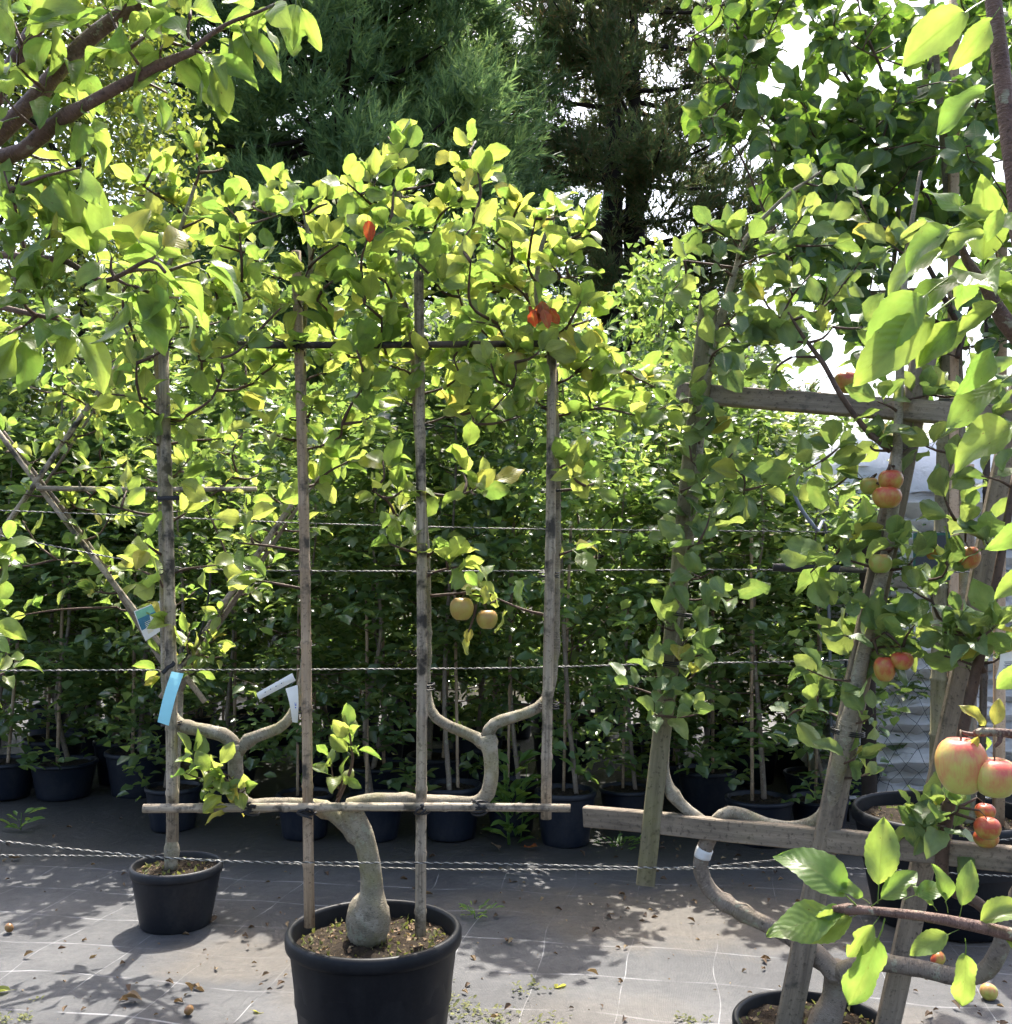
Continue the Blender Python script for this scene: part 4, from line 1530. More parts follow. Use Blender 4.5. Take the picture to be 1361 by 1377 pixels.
for i in range(84):
    s_ = rng.random()
    br = rng.integers(4)
    a, b_ = [((225, 900), (5, 580)), ((258, 895), (430, 640)), ((60, 652), (150, 515)), ((120, 655), (340, 658))][br]
    x = a[0] + (b_[0] - a[0]) * s_ + rng.normal(0, 30)
    y = a[1] + (b_[1] - a[1]) * s_ + rng.normal(-12, 30)
    if y > 905:
        continue
    V.cluster(v(x, y, rng.normal(0, .06)), int(rng.integers(4, 8)), along=.5, yellow=.04, scale=rng.uniform(.7, 1))
for x, y in ((262, 905), (270, 880), (238, 905), (290, 860), (255, 850), (300, 825), (100, 480), (60, 470), (90, 530), (40, 520), (30, 700), (10, 760), (15, 830), (5, 910)):
    V.cluster(v(x, y, -.05), 6, along=.5, yellow=.05, scale=.85)
V.finish(299)
apple(v(240, 700), .001 + .011, 'apple_green', 'tiny green apple beside the first stake') if False else None

# ------------------------------------------------------------------ leaning espalier on the wooden frame
reseed(500)
ZR = 2.62


def ZRx(x, y=1100):
    """the frame swings towards the camera to the right"""
    return 3.02 - (x - 787) / (1361 - 787) * .55


def r(x, y, dz=0.0):
    return P(x, y, ZRx(x, y) + dz)


pc = P(1092, 1372, ZRx(1100))
base = (pc[0], pc[1], 0)
W = Plant('leaning_espalier_apple_tree', base, 'leaning espalier apple tree tied to weathered wooden battens with red-blushed fruit', 'fruit tree', 'main', 'leaf_right', .086)
kr = PX(pc[1])
zs = pot(W.root, base, base[0], base[1], 99 * kr, pc[2], 0, 'pot', 64, .03, .008, .03)
soil_bits(W.root, base, base[0], base[1], 90 * kr, zs, 160, .02)
zb = P(1117, 1400, pc[1])
W.limb('trunk', [P(1104, 1398, pc[1]), P(1110, 1372, pc[1]), P(1121, 1345, pc[1]), P(1125, 1322, pc[1]), r(1124, 1303)], [.045, .04, .032, .032, .033], 'bark_smooth', 14, .02, .02)
W.limb('branch', [r(1126, 1316), r(1112, 1297), r(1085, 1275), r(1050, 1253), r(1000, 1228), r(965, 1207), r(947, 1184), r(942, 1160), r(950, 1135), r(958, 1118)],
       [.026, .025, .0215, .021, .021, .021, .021, .021, .021, .023], 'bark_smooth', 12, .02, knots=4)
W.limb('branch', [r(958, 1120), r(945, 1106), r(925, 1090), r(905, 1068), r(893, 1040), r(893, 1000, .0), r(902, 900, -.02), r(918, 790, -.02), r(934, 660, -.02), r(944, 560, -.02), r(958, 470, -.02), r(978, 400, -.01), r(993, 350), r(1000, 325), r(1050, 270), r(1105, 230)],
       [.019, .0175, .0165, .0165, .016, .016, .016, .015, .014, .013, .012, .010, .008, .007, .005, .003], 'bark', 10, .03, knots=5)
W.limb('branch', [r(956, 1122), r(966, 1102), r(980, 1093), r(1000, 1096), r(1030, 1108), r(1062, 1113), r(1090, 1108), r(1112, 1090, -.02), r(1128, 1030, -.045), r(1150, 930, -.05), r(1168, 850, -.05), r(1184, 780, -.05), r(1195, 730, -.05), r(1205, 640, -.05), r(1209, 540, -.05), r(1213, 430, -.04), r(1222, 330, 0), r(1238, 230, .0)],
       [.020, .019, .018, .018, .0175, .0175, .0175, .020, .020, .019, .018, .017, .015, .013, .011, .009, .007, .004], 'bark', 10, .03, knots=5)
W.limb('branch', [r(1128, 1312), r(1148, 1299), r(1185, 1295), r(1240, 1303), r(1290, 1314), r(1325, 1306), r(1345, 1275), r(1356, 1240), r(1376, 1190), r(1395, 1100)],
       [.026, .022, .021, .021, .021, .021, .020, .019, .019, .018], 'bark_smooth', 12, .02, knots=3)
W.limb('branch', [r(1350, 1260), r(1328, 1225), r(1300, 1206), r(1275, 1195), r(1266, 1170, -.03), r(1272, 1110, -.04), r(1285, 1040, -.04), r(1300, 960, -.04), r(1325, 850, -.03), r(1342, 770, -.03), r(1365, 640)],
       [.014, .014, .014, .014, .015, .015, .014, .013, .012, .010, .008], 'twig', 10, .03)
W.limb('branch', [r(1198, 606, -.06), r(1165, 578, -.06), r(1130, 530, -.07), r(1108, 490, -.06), r(1080, 452, -.05), r(1060, 420, -.04)], [.009, .0075, .007, .0065, .005, .003], 'twig', 8, .03)
W.limb('branch', [r(1262, 830, -.02), r(1295, 855, -.03), r(1325, 905, -.03)], [.004, .005, .007], 'twig', 7, .02)
# battens and rails
for a, b_, w, m in (((868, 1190), (953, 405), 24, 'batten_green'), ((1057, 1392), (1250, 440), 32, 'batten'), ((1192, 1392), (1395, 420), 31, 'batten')):
    za, zb_ = ZRx(a[0]) - .028, ZRx(b_[0]) - .028
    if a[1] > 1300:
        za = pc[1] - .01
        zb_ = za - .12
    mb = MB(); beam(mb, P(*a, za), P(*b_, zb_), w * PX((za + zb_) / 2), .022)
    W.part('batten', mb, m, smooth=False)
for a, b_, w in (((787, 1097), (1450, 1163), 26), ((912, 528), (1450, 570), 25)):
    p0, p1 = P(*a, ZRx(a[0]) + .01), P(*b_, ZRx(b_[0]) + .01)
    mb = MB(); beam(mb, p0, p1, w * PX(ZRx(a[0])) * 1.02, .03, front=(.25, -1, .0))
    W.part('rail', mb, 'batten', smooth=False)
mb = MB(); tube(mb, [r(948.5, 1141), r(946, 1147), r(944.5, 1153)], [.0228] * 3, 14, .01); W.part('graft_tape', mb, 'tape')
for x, y, w, n in ((893, 888, 22, 3), (916, 825, 20, 2), (1140, 982, 24, 3), (1075, 770, 10, 1)):
    if n == 1:
        continue
    mb = MB()
    for i in range(n):
        ring(mb, r(x, y + i * 2.5, -.03), (.12, 0, 1), w * PX(ZRx(x)) * .9, .0018, 4, 18)
    W.part('tie', mb, 'tie')
mb = MB(); beam(mb, P(1046, 763, 3.12), P(1130, 765, 3.12), .022, .006); tube(mb, [P(1040, 763, 3.12), P(1062, 763, 3.12)], [.012, .012], 8, smooth=False)
W.part('strap', mb, 'rubber')
mb = MB(); beam(mb, P(1130, 766, 3.0), P(1190, 766, 2.56), .016, .006); W.part('strap', mb, 'rubber')

reseed(510)
for x, y, n, s_ in ((950, 300, 4, 1.1), (935, 315, 4, .9), (985, 320, 3, 1.2), (1005, 330, 2, 1.2), (1020, 345, 3, .8), (1040, 340, 4, .7), (960, 350, 4, .7), (990, 420, 5, .8), (940, 430, 5, .9), (975, 465, 6, .9), (1000, 440, 6, 1.),
                    (930, 500, 4, .9), (945, 580, 3, 1.1), (910, 545, 4, .7), (965, 480, 4, 1.2), (1035, 460, 5, 1.1), (1050, 430, 5, 1.0), (1065, 480, 4, 1.0), (1040, 500, 5, .9), (985, 610, 4, .9), (1000, 640, 4, .9), (1000, 665, 5, .8), (1035, 650, 5, .9),
                    (925, 700, 9, .9), (905, 720, 6, .9), (945, 730, 5, .9), (955, 770, 4, .9), (965, 800, 7, .8), (990, 805, 3, 1.1), (925, 860, 7, .9), (945, 880, 4, .9), (870, 910, 6, .9), (895, 890, 5, .9), (935, 905, 5, .8), (840, 920, 3, .9),
                    (1085, 950, 7, .9), (1100, 930, 6, .8), (1060, 965, 3, 1.), (1150, 1020, 5, .8), (1170, 1040, 4, .8), (1150, 890, 7, 1.2), (1180, 870, 7, 1.2), (1165, 920, 4, 1.1), (1190, 850, 5, 1.1), (1215, 870, 5, .9),
                    (1105, 620, 6, 1.1), (1130, 600, 5, 1.1), (1140, 640, 5, 1.), (1150, 710, 5, 1.), (1110, 745, 7, 1.2), (1130, 720, 5, 1.1), (1090, 770, 4, 1.2), (1110, 660, 5, .9), (1190, 590, 5, 1.0), (1225, 600, 4, 1.0), (1215, 640, 4, 1.2), (1170, 600, 4, 1.1),
                    (1210, 730, 7, .9), (1230, 750, 6, .9), (1250, 780, 7, .9), (1220, 790, 5, .9), (1200, 700, 4, .9), (1190, 810, 4, .7), (1275, 760, 6, .9), (1300, 700, 5, 1.), (1325, 730, 5, 1.), (1285, 700, 6, 1.), (1265, 650, 6, .9), (1285, 610, 6, .9), (1245, 600, 5, .9), (1320, 640, 5, .9),
                    (1270, 850, 8, 1.), (1290, 830, 7, 1.), (1315, 860, 7, 1.), (1260, 880, 5, 1.), (1300, 895, 5, 1.), (1340, 840, 6, 1.), (1350, 880, 5, 1.), (1230, 840, 5, 1.),
                    (1240, 1090, 6, .9), (1265, 1080, 5, .8), (1215, 1085, 5, .8), (1235, 1115, 5, .9), (1290, 1085, 4, .8), (1280, 1120, 4, 1.1), (1260, 1110, 4, .9), (1250, 530, 6, .9), (1300, 530, 6, .9), (1330, 500, 6, .9), (1340, 560, 5, .9), (1180, 540, 5, .9)):
    W.cluster(r(x, y, rng.uniform(-.17, -.03) if x < 1020 else rng.uniform(-.12, .02)), max(2, round(n * (.7 if 1130 < x < 1345 and 560 < y < 720 else 1.1))), along=.65, scale=s_, yellow=.04, r=.0028)
for x, y in ((930, 620), (915, 660), (950, 640), (900, 780), (930, 770), (885, 840), (905, 940), (880, 960), (940, 960), (960, 560), (935, 540), (925, 590), (955, 690), (1085, 900), (1120, 850), (1175, 960), (1135, 800)):
    W.cluster(r(x, y, -.1), 5, along=.6, scale=.85, r=.0024)
for x, y, nn in ((1060, 330, 6), (1080, 290, 6), (1100, 250, 6), (1120, 330, 7), (1090, 370, 7), (1060, 385, 6), (1130, 390, 7), (1160, 350, 7), (1170, 300, 7), (1150, 250, 6), (1200, 330, 7), (1120, 440, 6), (1160, 440, 6), (1025, 395, 6), (1040, 310, 4), (920, 350, 4), (905, 390, 4)):
    W.cluster(r(x, y, rng.uniform(-.05, .1)), nn, along=.6, scale=.95, yellow=.05, r=.0028)
reseed(520)
RA = [(1198, 646, 17, 'apple_red', 'small red apple on top of a larger one on the leaning batten', 1.0, -.09),
      (1193, 669, 20, 'apple_red', 'larger red-orange apple right under a smaller one on the batten', .9, -.10),
      (1170, 654, 14, 'apple_green', 'half hidden dull apple behind the red pair on the batten', 1.0, -.02),
      (1184, 758, 16, 'apple_green', 'green apple with brown side on the batten below the red pair', 1.0, -.09),
      (1190, 900, 15, 'apple_red', 'red apple hanging upright under the big flat leaves on the leaning batten', 1.35, -.09),
      (1213, 889, 16, 'apple_red', 'red and yellow apple lying sideways under the big flat leaves', .9, -.08),
      (1254, 744, 9, 'apple_red', 'sliver of a red apple beside the green-edged sign', 1.2, -.03),
      (1302, 750, 17, 'apple_red', 'orange apple near the wire, beside the pale timber stake', 1.1, -.02),
      (1328, 1114, 18, 'apple_red', 'round red apple, middle of the three stacked by the lower rail', .95, -.1),
      (1325, 1092, 14, 'apple_red', 'topmost of three red apples crowded by the lower rail', .95, -.06),
      (1326, 1128, 17, 'apple_red', 'lowest of three red apples crowded by the lower rail', .8, -.04)]
for x, y, rp, m, lab, tall, dz in RA:
    hang(W, x, y, ZRx(x) + dz, rp, m, lab, tall)
pr_ = r(1140, 516, -.0)
apple(P(1140, 515, ZRx(1140) + .008), 20 * PX(ZRx(1140)), 'apple_red', 'red-orange apple sitting on top of the upper wooden rail', (0.1, .3, 1), tall=.78)
W.finish(299)

# ------------------------------------------------------------------ pear espalier in the big pot further back
reseed(600)
ZB = 4.4
kb = PX(ZB)
pc = P(1268, 1088, ZB)
base = (pc[0], ZB, 0)
B = Plant('potted_pear_tree', base, 'tall round-leaved tree in the wide black tub behind the lower wooden rail', 'fruit tree', 'oval', 'leaf_pear', .112)
zs = pot(B.root, base, base[0], ZB, 112 * kb, pc[2], 0, 'pot', 72, .05, .014, .06)
soil_bits(B.root, base, base[0], ZB, 95 * kb, zs, 120, .02)


def bq(x, y, dz=0.0):
    return P(x, y, ZB + dz)


B.limb('trunk', [bq(1300, 1110), bq(1300, 1000), bq(1296, 880), bq(1292, 760), bq(1290, 600), bq(1285, 450), bq(1278, 300), bq(1265, 150), bq(1255, 20), bq(1250, -80)],
       [.035, .032, .03, .028, .026, .024, .02, .016, .011, .005], 'bark', 10, .03)
for pts_ in ([(1288, 520), (1250, 430), (1190, 360), (1120, 300), (1060, 200), (960, 90), (930, 50)], [(1285, 430), (1230, 330), (1150, 250), (1080, 140), (1010, 60), (970, 0)],
             [(1280, 330), (1220, 220), (1150, 120), (1090, 20), (1070, -40)], [(1288, 480), (1310, 400), (1340, 330), (1400, 250)], [(1276, 280), (1300, 180), (1330, 90), (1350, 0)],
             [(1285, 450), (1200, 400), (1120, 400), (1050, 330), (990, 200), (940, 170)], [(1280, 350), (1240, 250), (1200, 130), (1160, 30), (1150, -40)]):
    B.limb('branch', [bq(x, y, rng.normal(0, .08)) for x, y in pts_], list(np.linspace(.012, .0025, len(pts_))), 'twig', 7, .03)
for a, b_, w, m, nm in (((1258, 1110), (1274, 430), 10.5, 'bamboo_dark', 'stake'), ((1281, 1110), (1283, -60), 6.0, 'timber', 'stake'), ((1343, 1110), (1347, 300), 6.5, 'timber', 'stake'), ((1320, 1105), (1330, 380), 5, 'bamboo_dark', 'stake')):
    mb = MB()
    if m == 'timber':
        beam(mb, bq(*a, -.05), bq(*b_, -.05), w * 2 * kb, .03)
    else:
        cane(mb, bq(*a, -.03), bq(*b_, -.03), w * kb, .2, 10)
    B.part(nm, mb, 'batten_green' if w > 10 else m)
for a, b_ in (((1190, 470), (1220, 150)), ((1130, 450), (1260, 60)), ((1080, 400), (1350, 380))):
    mb = MB(); cane(mb, bq(*a, .03), bq(*b_, .03), 3.5 * kb, .25, 8); B.part('cane', mb, 'bamboo')
for y in (540, 885, 1062):
    mb = MB()
    for i in range(3):
        ring(mb, bq(1272, y + i * 2, -.03), (0, 0, 1), 20 * kb, .002, 4, 16)
    B.part('tie', mb, 'tie')
n_ = 0
left = [(0, 925), (60, 925), (170, 930), (220, 1000), (300, 1030), (360, 1020), (430, 1090), (470, 1110)]
ly_, lx_ = zip(*left)
while n_ < 330:
    y = rng.uniform(-40, 470)
    xl = np.interp(y, ly_, lx_)
    x = rng.uniform(xl, 1400)
    dens = .5 if x < xl + 50 else 1.0
    if y > 330 and x > 1180:
        dens *= .35
    if rng.random() > dens:
        continue
    B.cluster(bq(x, y, rng.normal(0, .22)), int(rng.integers(5, 9)), along=.45, up=.1, scale=rng.uniform(.75, 1.1), r=.0025)
    n_ += 1
for x, y in ((1300, 480), (1330, 520), (1350, 560), (1250, 500), (1170, 480), (1215, 560)):
    B.cluster(bq(x, y, .1), 6, along=.5, r=.0025)
B.finish(299)

# ------------------------------------------------------------------ branches reaching in from the tree beside the camera
reseed(700)
ZP = 1.62
base = (-1.30, ZP + .25, 0)
N = Plant('overhanging_plum_tree', base, 'smooth-barked tree with drooping bright green leaves reaching over the small pot', 'fruit tree', 'plum', 'leaf_near', .088, 'twig_near')


def n(x, y, dz=0.0):
    return P(x, y, ZP + dz)


b3 = np.array(base)
N.limb('trunk', [b3 + (0, 0, -.02), b3 + (.02, 0, .6), b3 + (0, -.02, 1.2), b3 + (.03, -.1, 1.75)], [.05, .042, .036, .03], 'twig_near', 14, .02)
t0 = b3 + (.0, -.03, 1.3)
N.limb('branch', [b3 + (.02, -.08, 1.55), n(-150, 330), n(-40, 215), n(40, 140), n(110, 60), n(190, 0), n(240, -40)], [.026, .020, .0165, .0145, .0125, .011, .010], 'twig_near', 12, .02, knots=3)
N.limb('branch', [n(-60, 235, .02), n(-10, 215, -.02), n(30, 203, -.04), n(75, 165, -.05), n(150, 122, -.06), n(215, 88, -.06), n(262, 68, -.06)], [.015, .0135, .0125, .0105, .009, .0075, .006], 'twig_near', 10, .02, knots=3)
N.limb('branch', [n(255, 70, -.06), n(300, 35, -.06), n(350, 15, -.06), n(400, -8, -.05), n(440, -20, -.05)], [.005, .0032, .0026, .002, .0015], 'twig_near', 8, .02)
N.limb('branch', [b3 + (.02, -.05, 1.6), n(-90, 240, .15), n(-20, 150, .1), n(25, 75, .08), n(70, 0, .06), n(95, -50, .06)], [.024, .018, .0145, .0135, .0125, .012], 'twig_near', 12, .02, knots=3)
N.limb('branch', [b3 + (.01, -.03, 1.35), n(-160, 380, .05), n(-60, 345), n(0, 343), n(50, 347, -.03), n(90, 352, -.05), n(140, 378, -.08), n(200, 350, -.12), n(222, 366, -.14)], [.014, .010, .0065, .006, .0055, .005, .004, .003, .0025], 'twig_near', 8, .02)
N.limb('branch', [b3 + (.01, -.03, 1.25), n(-140, 430, .05), n(-40, 408), n(10, 415, -.02), n(50, 424, -.03), n(98, 432, -.04)], [.011, .008, .006, .005, .004, .003], 'twig_near', 8, .02)
for x, y, c_, up, s_ in ((225, 365, 9, -.7, 1.0), (150, 345, 8, -.2, 1.0), (135, 350, 5, .4, .9), (210, 340, 4, .6, .9), (180, 385, 6, -.8, 1.), (240, 400, 4, -1, 1), (270, 350, 3, 0, 1.1),
                         (30, 225, 8, -.5, 1), (5, 230, 5, -.5, 1), (60, 120, 7, -.3, 1), (90, 80, 7, 0, 1), (30, 60, 6, 0, 1), (15, 20, 6, 0, 1), (110, 20, 7, .1, 1), (90, 150, 6, -.6, 1), (120, 150, 5, -.7, 1), (80, 215, 6, -.9, 1), (110, 225, 4, -1., 1),
                         (160, 50, 5, 0, .9), (195, 40, 6, 0, .9), (215, 70, 6, -.2, .9), (235, 50, 7, -.5, .9), (262, 62, 8, -.8, 1), (285, 70, 6, -1, 1), (255, 25, 6, .2, .9), (300, 40, 6, -.6, 1), (320, 25, 6, -.7, 1), (345, 20, 6, -.6, 1), (375, 5, 5, -.8, .9), (400, -4, 4, -.8, .9), (250, 5, 7, -.3, 1.1), (225, 125, 3, -1.2, .9), (200, 15, 5, .2, 1),
                         (20, 300, 6, -.2, 1), (40, 265, 6, -.3, 1), (25, 390, 7, .2, 1), (55, 400, 7, .2, 1), (30, 440, 8, -.6, 1), (80, 440, 6, -.6, 1), (60, 385, 5, .6, 1), (95, 435, 5, -.4, 1), (10, 350, 5, .1, 1), (75, 300, 4, .2, 1), (10, 450, 5, -.6, 1),
                         (5, 130, 6, -.2, 1), (60, 20, 5, .2, 1), (140, 10, 6, 0, 1), (170, 5, 5, 0, 1), (10, 735, 8, .1, .8), (15, 760, 6, .1, .8), (-5, 830, 5, .1, .8), (5, 905, 5, .2, .8)):
    if y > 700:
        N.cluster(n(x, y, .6), c_, up=up, scale=s_ * 1.1, start=n(-90, y + 40, .6), along=.6, m='leaf_near')
    else:
        N.cluster(n(x, y, rng.uniform(-.12, .02)), max(3, round(c_ * .72)), up=up, scale=s_, along=.6, spread=.75, r=.0022, yellow=.04)
mb = MB(); tube(mb, [n(-90, 760, .62), n(-95, 900, .62), n(-110, 1100, .62), (n(-120, 1100, .62)[0], ZP + .62, 0)], [.008, .009, .010, .011], 6, .1)
N.part('sucker', mb, 'twig_near')
N.finish(299)

# ------------------------------------------------------------------ tree just beside the camera: big leaves, apples
reseed(800)
base = (.98, 1.30, 0)
Q = Plant('close_apple_tree', base, 'apple tree with very large serrated leaves and two big blushed apples', 'fruit tree', 'near', 'leaf_near', .085, 'twig_near')
b3 = np.array(base)


def c(x, y, Z=1.18):
    return P(x, y, Z)


Q.limb('trunk', [b3 + (0, 0, -.02), b3 + (-.02, 0, .7), b3 + (-.06, -.03, 1.4), b3 + (-.12, -.06, 2.0)], [.05, .042, .034, .026], 'twig_near', 14, .02)
Q.limb('branch', [b3 + (-.06, -.03, 1.45), c(1420, 560), c(1385, 380), c(1366, 250), c(1352, 140), c(1342, 50), c(1330, -40)], [.022, .014, .0115, .0105, .010, .0095, .009], 'twig_near', 12, .015, knots=2)
Q.limb('branch', [b3 + (-.05, -.02, 1.42), c(1440, 560, 1.1), c(1385, 470, 1.1), c(1350, 430, 1.1), c(1325, 385, 1.1), c(1300, 350, 1.1), c(1292, 325, 1.1)], [.02, .014, .011, .009, .006, .0045, .003], 'twig_near', 10, .03, knots=3)
Q.limb('branch', [b3 + (-.02, 0, .95), c(1460, 1290, 1.15), c(1361, 1257, 1.15), c(1300, 1243, 1.15), c(1240, 1232, 1.15), c(1165, 1224, 1.15), c(1120, 1222, 1.15)], [.014, .010, .0075, .0065, .0055, .0045, .003], 'twig_near', 10, .015, knots=4)
Q.limb('branch', [b3 + (-.03, 0, 1.1), c(1440, 1010, 1.42), c(1380, 990, 1.42), c(1330, 984, 1.42), c(1310, 986, 1.42)], [.012, .009, .007, .006, .004], 'twig_near', 8, .03, knots=2)


def big(x0, y0, x1, y1, Z, nx_, nz_, m='leaf_near', ny_=-1.0, var=None, dz=0.0):
    """one large leaf from its stalk to its tip, read from the photograph"""
    a, b_ = c(x0, y0, Z), c(x1, y1, Z + dz)
    Q.leaf(a, b_ - a, (nx_, ny_, nz_), np.linalg.norm(b_ - a) / 1.22, m, var)


Z2 = 1.15
for args in ((1160, 1228, 1062, 1125, Z2, .3, .5), (1180, 1215, 1188, 1105, Z2, -.4, .3), (1160, 1222, 1035, 1250, Z2, .1, 1.2), (1165, 1225, 1080, 1262, Z2, -.1, .8), (1170, 1220, 1235, 1170, Z2, .2, .8), (1215, 1210, 1280, 1185, Z2, -.3, .9),
             (1190, 1235, 1150, 1355, Z2, .25, .2), (1185, 1230, 1140, 1290, Z2, -.2, .3), (1275, 1228, 1262, 1165, Z2, .4, .2), (1290, 1235, 1305, 1160, Z2, -.5, .2), (1300, 1245, 1380, 1215, Z2, 0, 1.0), (1290, 1250, 1225, 1280, Z2, .2, .9),
             (1298, 1262, 1300, 1355, Z2, .15, .15), (1170, 1215, 1120, 1180, Z2, 0, .9), (1150, 1222, 1100, 1230, Z2, 0, 1.0), (1260, 1225, 1235, 1190, Z2, .2, .8), (1340, 1250, 1390, 1290, Z2, .1, .6)):
    big(*args)
for args in ((1275, 375, 1150, 470, 1.1, .2, .8), (1285, 400, 1155, 505, 1.1, .35, .6), (1320, 420, 1240, 480, 1.1, .2, .5), (1300, 420, 1235, 485, 1.1, -.2, .3), (1260, 320, 1390, 285, 1.1, 0, 1.2), (1340, 310, 1265, 330, 1.08, .2, .8), (1300, 300, 1205, 335, 1.1, .1, .8),
             (1335, 335, 1400, 390, 1.1, -.1, .7), (1325, 0, 1215, 70, 1.16, .35, .25), (1345, 10, 1290, 85, 1.16, .25, .2), (1350, -10, 1385, 40, 1.16, -.2, .3), (1345, 110, 1258, 160, 1.18, .1, .9), (1350, 300, 1290, 290, 1.1, .2, .9), (1350, 270, 1330, 320, 1.05, .1, .7),
             (1395, 560, 1280, 610, 1.12, .1, .9), (1400, 690, 1335, 740, 1.15, .25, .25), (1400, 760, 1340, 800, 1.15, .2, .8), (1365, 440, 1400, 380, 1.1, 0, .7), (1310, 340, 1260, 300, 1.12, .2, .7), (1330, 360, 1215, 400, 1.14, .1, 1.0), (1320, 300, 1250, 250, 1.12, .3, .6), (1355, 400, 1290, 440, 1.08, .2, .8), (1300, 330, 1175, 360, 1.13, .1, 1.1), (1350, 330, 1300, 270, 1.1, -.3, .6), (1370, 500, 1270, 560, 1.14, .15, 1.0), (1390, 880, 1345, 930, 1.2, .3, .5), (1345, 450, 1300, 530, 1.1, .3, .4)):
    big(*args)
for args in ((1330, 985, 1300, 945, 1.42, .2, .6, 'leaf_yellow'), (1335, 985, 1345, 940, 1.42, -.2, .6, 'leaf_yellow'), (1320, 985, 1302, 1010, 1.40, .2, .4, 'leaf_yellow'), (1325, 985, 1330, 1010, 1.44, .3, .3, 'leaf_near')):
    big(*args)
for x, y in ((1300, 330), (1320, 380), (1345, 360)):
    Q.cluster(c(x, y, 1.14), 3, along=.6, r=.002, scale=1.0)
reseed(820)
hang(Q, 1293, 1030, 1.42, 35, 'apple_blush', 'large tall yellow and pink apple with a yellow leaf above it', 1.28, c(1330, 985, 1.42))
hang(Q, 1338, 1046, 1.40, 31, 'apple_blush', 'large round pink-topped apple beside the tall yellow one', 1.0, c(1345, 986, 1.42))
Q.finish(299)

# ------------------------------------------------------------------ tags, labels and small fittings
def card(name, corners, Z, m, label, cat, bend=.004, prints=(), th=.0012):
    """thin stiff tag from four photo points (top left, top right, bottom right, bottom left)"""
    cs = [P(x, y, z) for (x, y), z in zip(corners, Z if isinstance(Z, (list, tuple)) else [Z] * 4)]
    nrm = unit(np.cross(cs[1] - cs[0], cs[3] - cs[0]))
    if nrm[1] > 0:
        nrm = -nrm
    root = thing(name, tuple(cs[0]), label, cat)

    def sheet(u0, u1, v0, v1, off, thick):
        mb = MB(); nu, nv = 2, 8
        vv, ff = [], []
        for sd in (0, 1):
            for j in range(nv + 1):
                for i in range(nu + 1):
                    u_, v_ = u0 + (u1 - u0) * i / nu, v0 + (v1 - v0) * j / nv
                    p = (cs[0] * (1 - u_) + cs[1] * u_) * (1 - v_) + (cs[3] * (1 - u_) + cs[2] * u_) * v_
                    vv.append(p + nrm * (off + bend * math.sin(v_ * 3.1) + (thick if sd == 0 else 0)))
        kk = (nu + 1) * (nv + 1)
        for j in range(nv):
            for i in range(nu):
                a = j * (nu + 1) + i
                ff += [(a, a + 1, a + nu + 2, a + nu + 1), (kk + a, kk + a + nu + 1, kk + a + nu + 2, kk + a + 1)]
        for j in range(nv):
            for i in (0, nu):
                a = j * (nu + 1) + i
                ff.append((a, a + nu + 1, kk + a + nu + 1, kk + a))
        for i in range(nu):
            for j in (0, nv):
                a = j * (nu + 1) + i
                ff.append((a, a + 1, kk + a + 1, kk + a))
        mb.add(vv, ff)
        return mb
    sheet(0, 1, 0, 1, 0, th).build('tag_sheet', m, root, tuple(cs[0]), smooth=False)
    for (u0, u1, v0, v1, pm) in prints:
        sheet(u0, u1, v0, v1, th + .0004, .0003).build('print', pm, root, tuple(cs[0]), smooth=False)
    return root


card('ribbon_tag', [(231, 903), (247, 906), (227, 976), (212, 971)], [2.985, 2.985, 2.93, 2.93], 'tag_teal', 'plain teal ribbon tag tied to the first bamboo stake', 'plant tag', .012)
mb = MB(); beam(mb, P(218, 905, 2.97), P(235, 891, 2.985), .012, .006); tag(mb.build('black_clip', 'rubber', None, tuple(P(218, 905, 2.97))), 'small black strap end on the first bamboo stake above the teal ribbon', 'strap')
card('picture_tag', [(180, 822), (215, 808), (217, 848), (196, 862)], [3.95, 3.95, 3.95, 3.95], 'tag_white', 'plant tag with a blue-green fruit photograph hanging on the crossing canes', 'plant tag', .006,
     [(.04, .96, .03, .28, 'print_green'), (.04, .96, .28, .66, 'print_navy'), (.28, .58, .42, .86, 'print_cream'), (.55, .75, .34, .52, 'tag_white')])
pl = [(.12 + .06 * i, .16 + .06 * i, .3, .62, 'ink') for i in range(13) if i not in (6, 10)]
card('paper_tag', [(345, 932), (393, 905), (398, 915), (349, 941)], 3.0, 'tag_white', 'pale flat tag with faint print sticking out beside the second stake', 'plant tag', .004, [(.2 + .05 * i, .228 + .05 * i, .40, .52, 'print_cream' if i % 3 else 'ink') for i in range(11) if i != 5])
card('loop_tag', [(384, 926), (400, 921), (400, 972), (393, 971)], [2.985, 3.0, 3.0, 2.985], 'tag_white', 'white looped tag with blue handwriting behind the second stake', 'plant tag', .012,
     [(.56, .60, .44, .52, 'ink_blue'), (.60, .74, .50, .53, 'ink_blue'), (.70, .74, .45, .50, 'ink_blue'), (.56, .70, .57, .60, 'ink_blue')])
card('information_label', [(1345, 880), (1400, 865), (1400, 945), (1338, 912)], 2.42, 'tag_white', 'large white label with lines of small print on the leaning frame', 'plant tag', .006,
     [(.10 + (i % 2) * .03, .92, .30 + .055 * i, .318 + .055 * i, 'ink') for i in range(11)])
card('green_edged_sign', [(1228, 716), (1278, 716), (1278, 780), (1228, 780)], 3.55, 'sign_green', 'dark sign with a green edge half hidden by apple leaves', 'sign', .0, [(.06, .94, .06, .94, 'sign_dark')])
mb = MB(); tube(mb, [P(1074, 640, 4.6), P(1068, 662, 4.6), P(1080, 688, 4.6), P(1098, 712, 4.6)], [.006, .007, .008, .008], 10, .03)
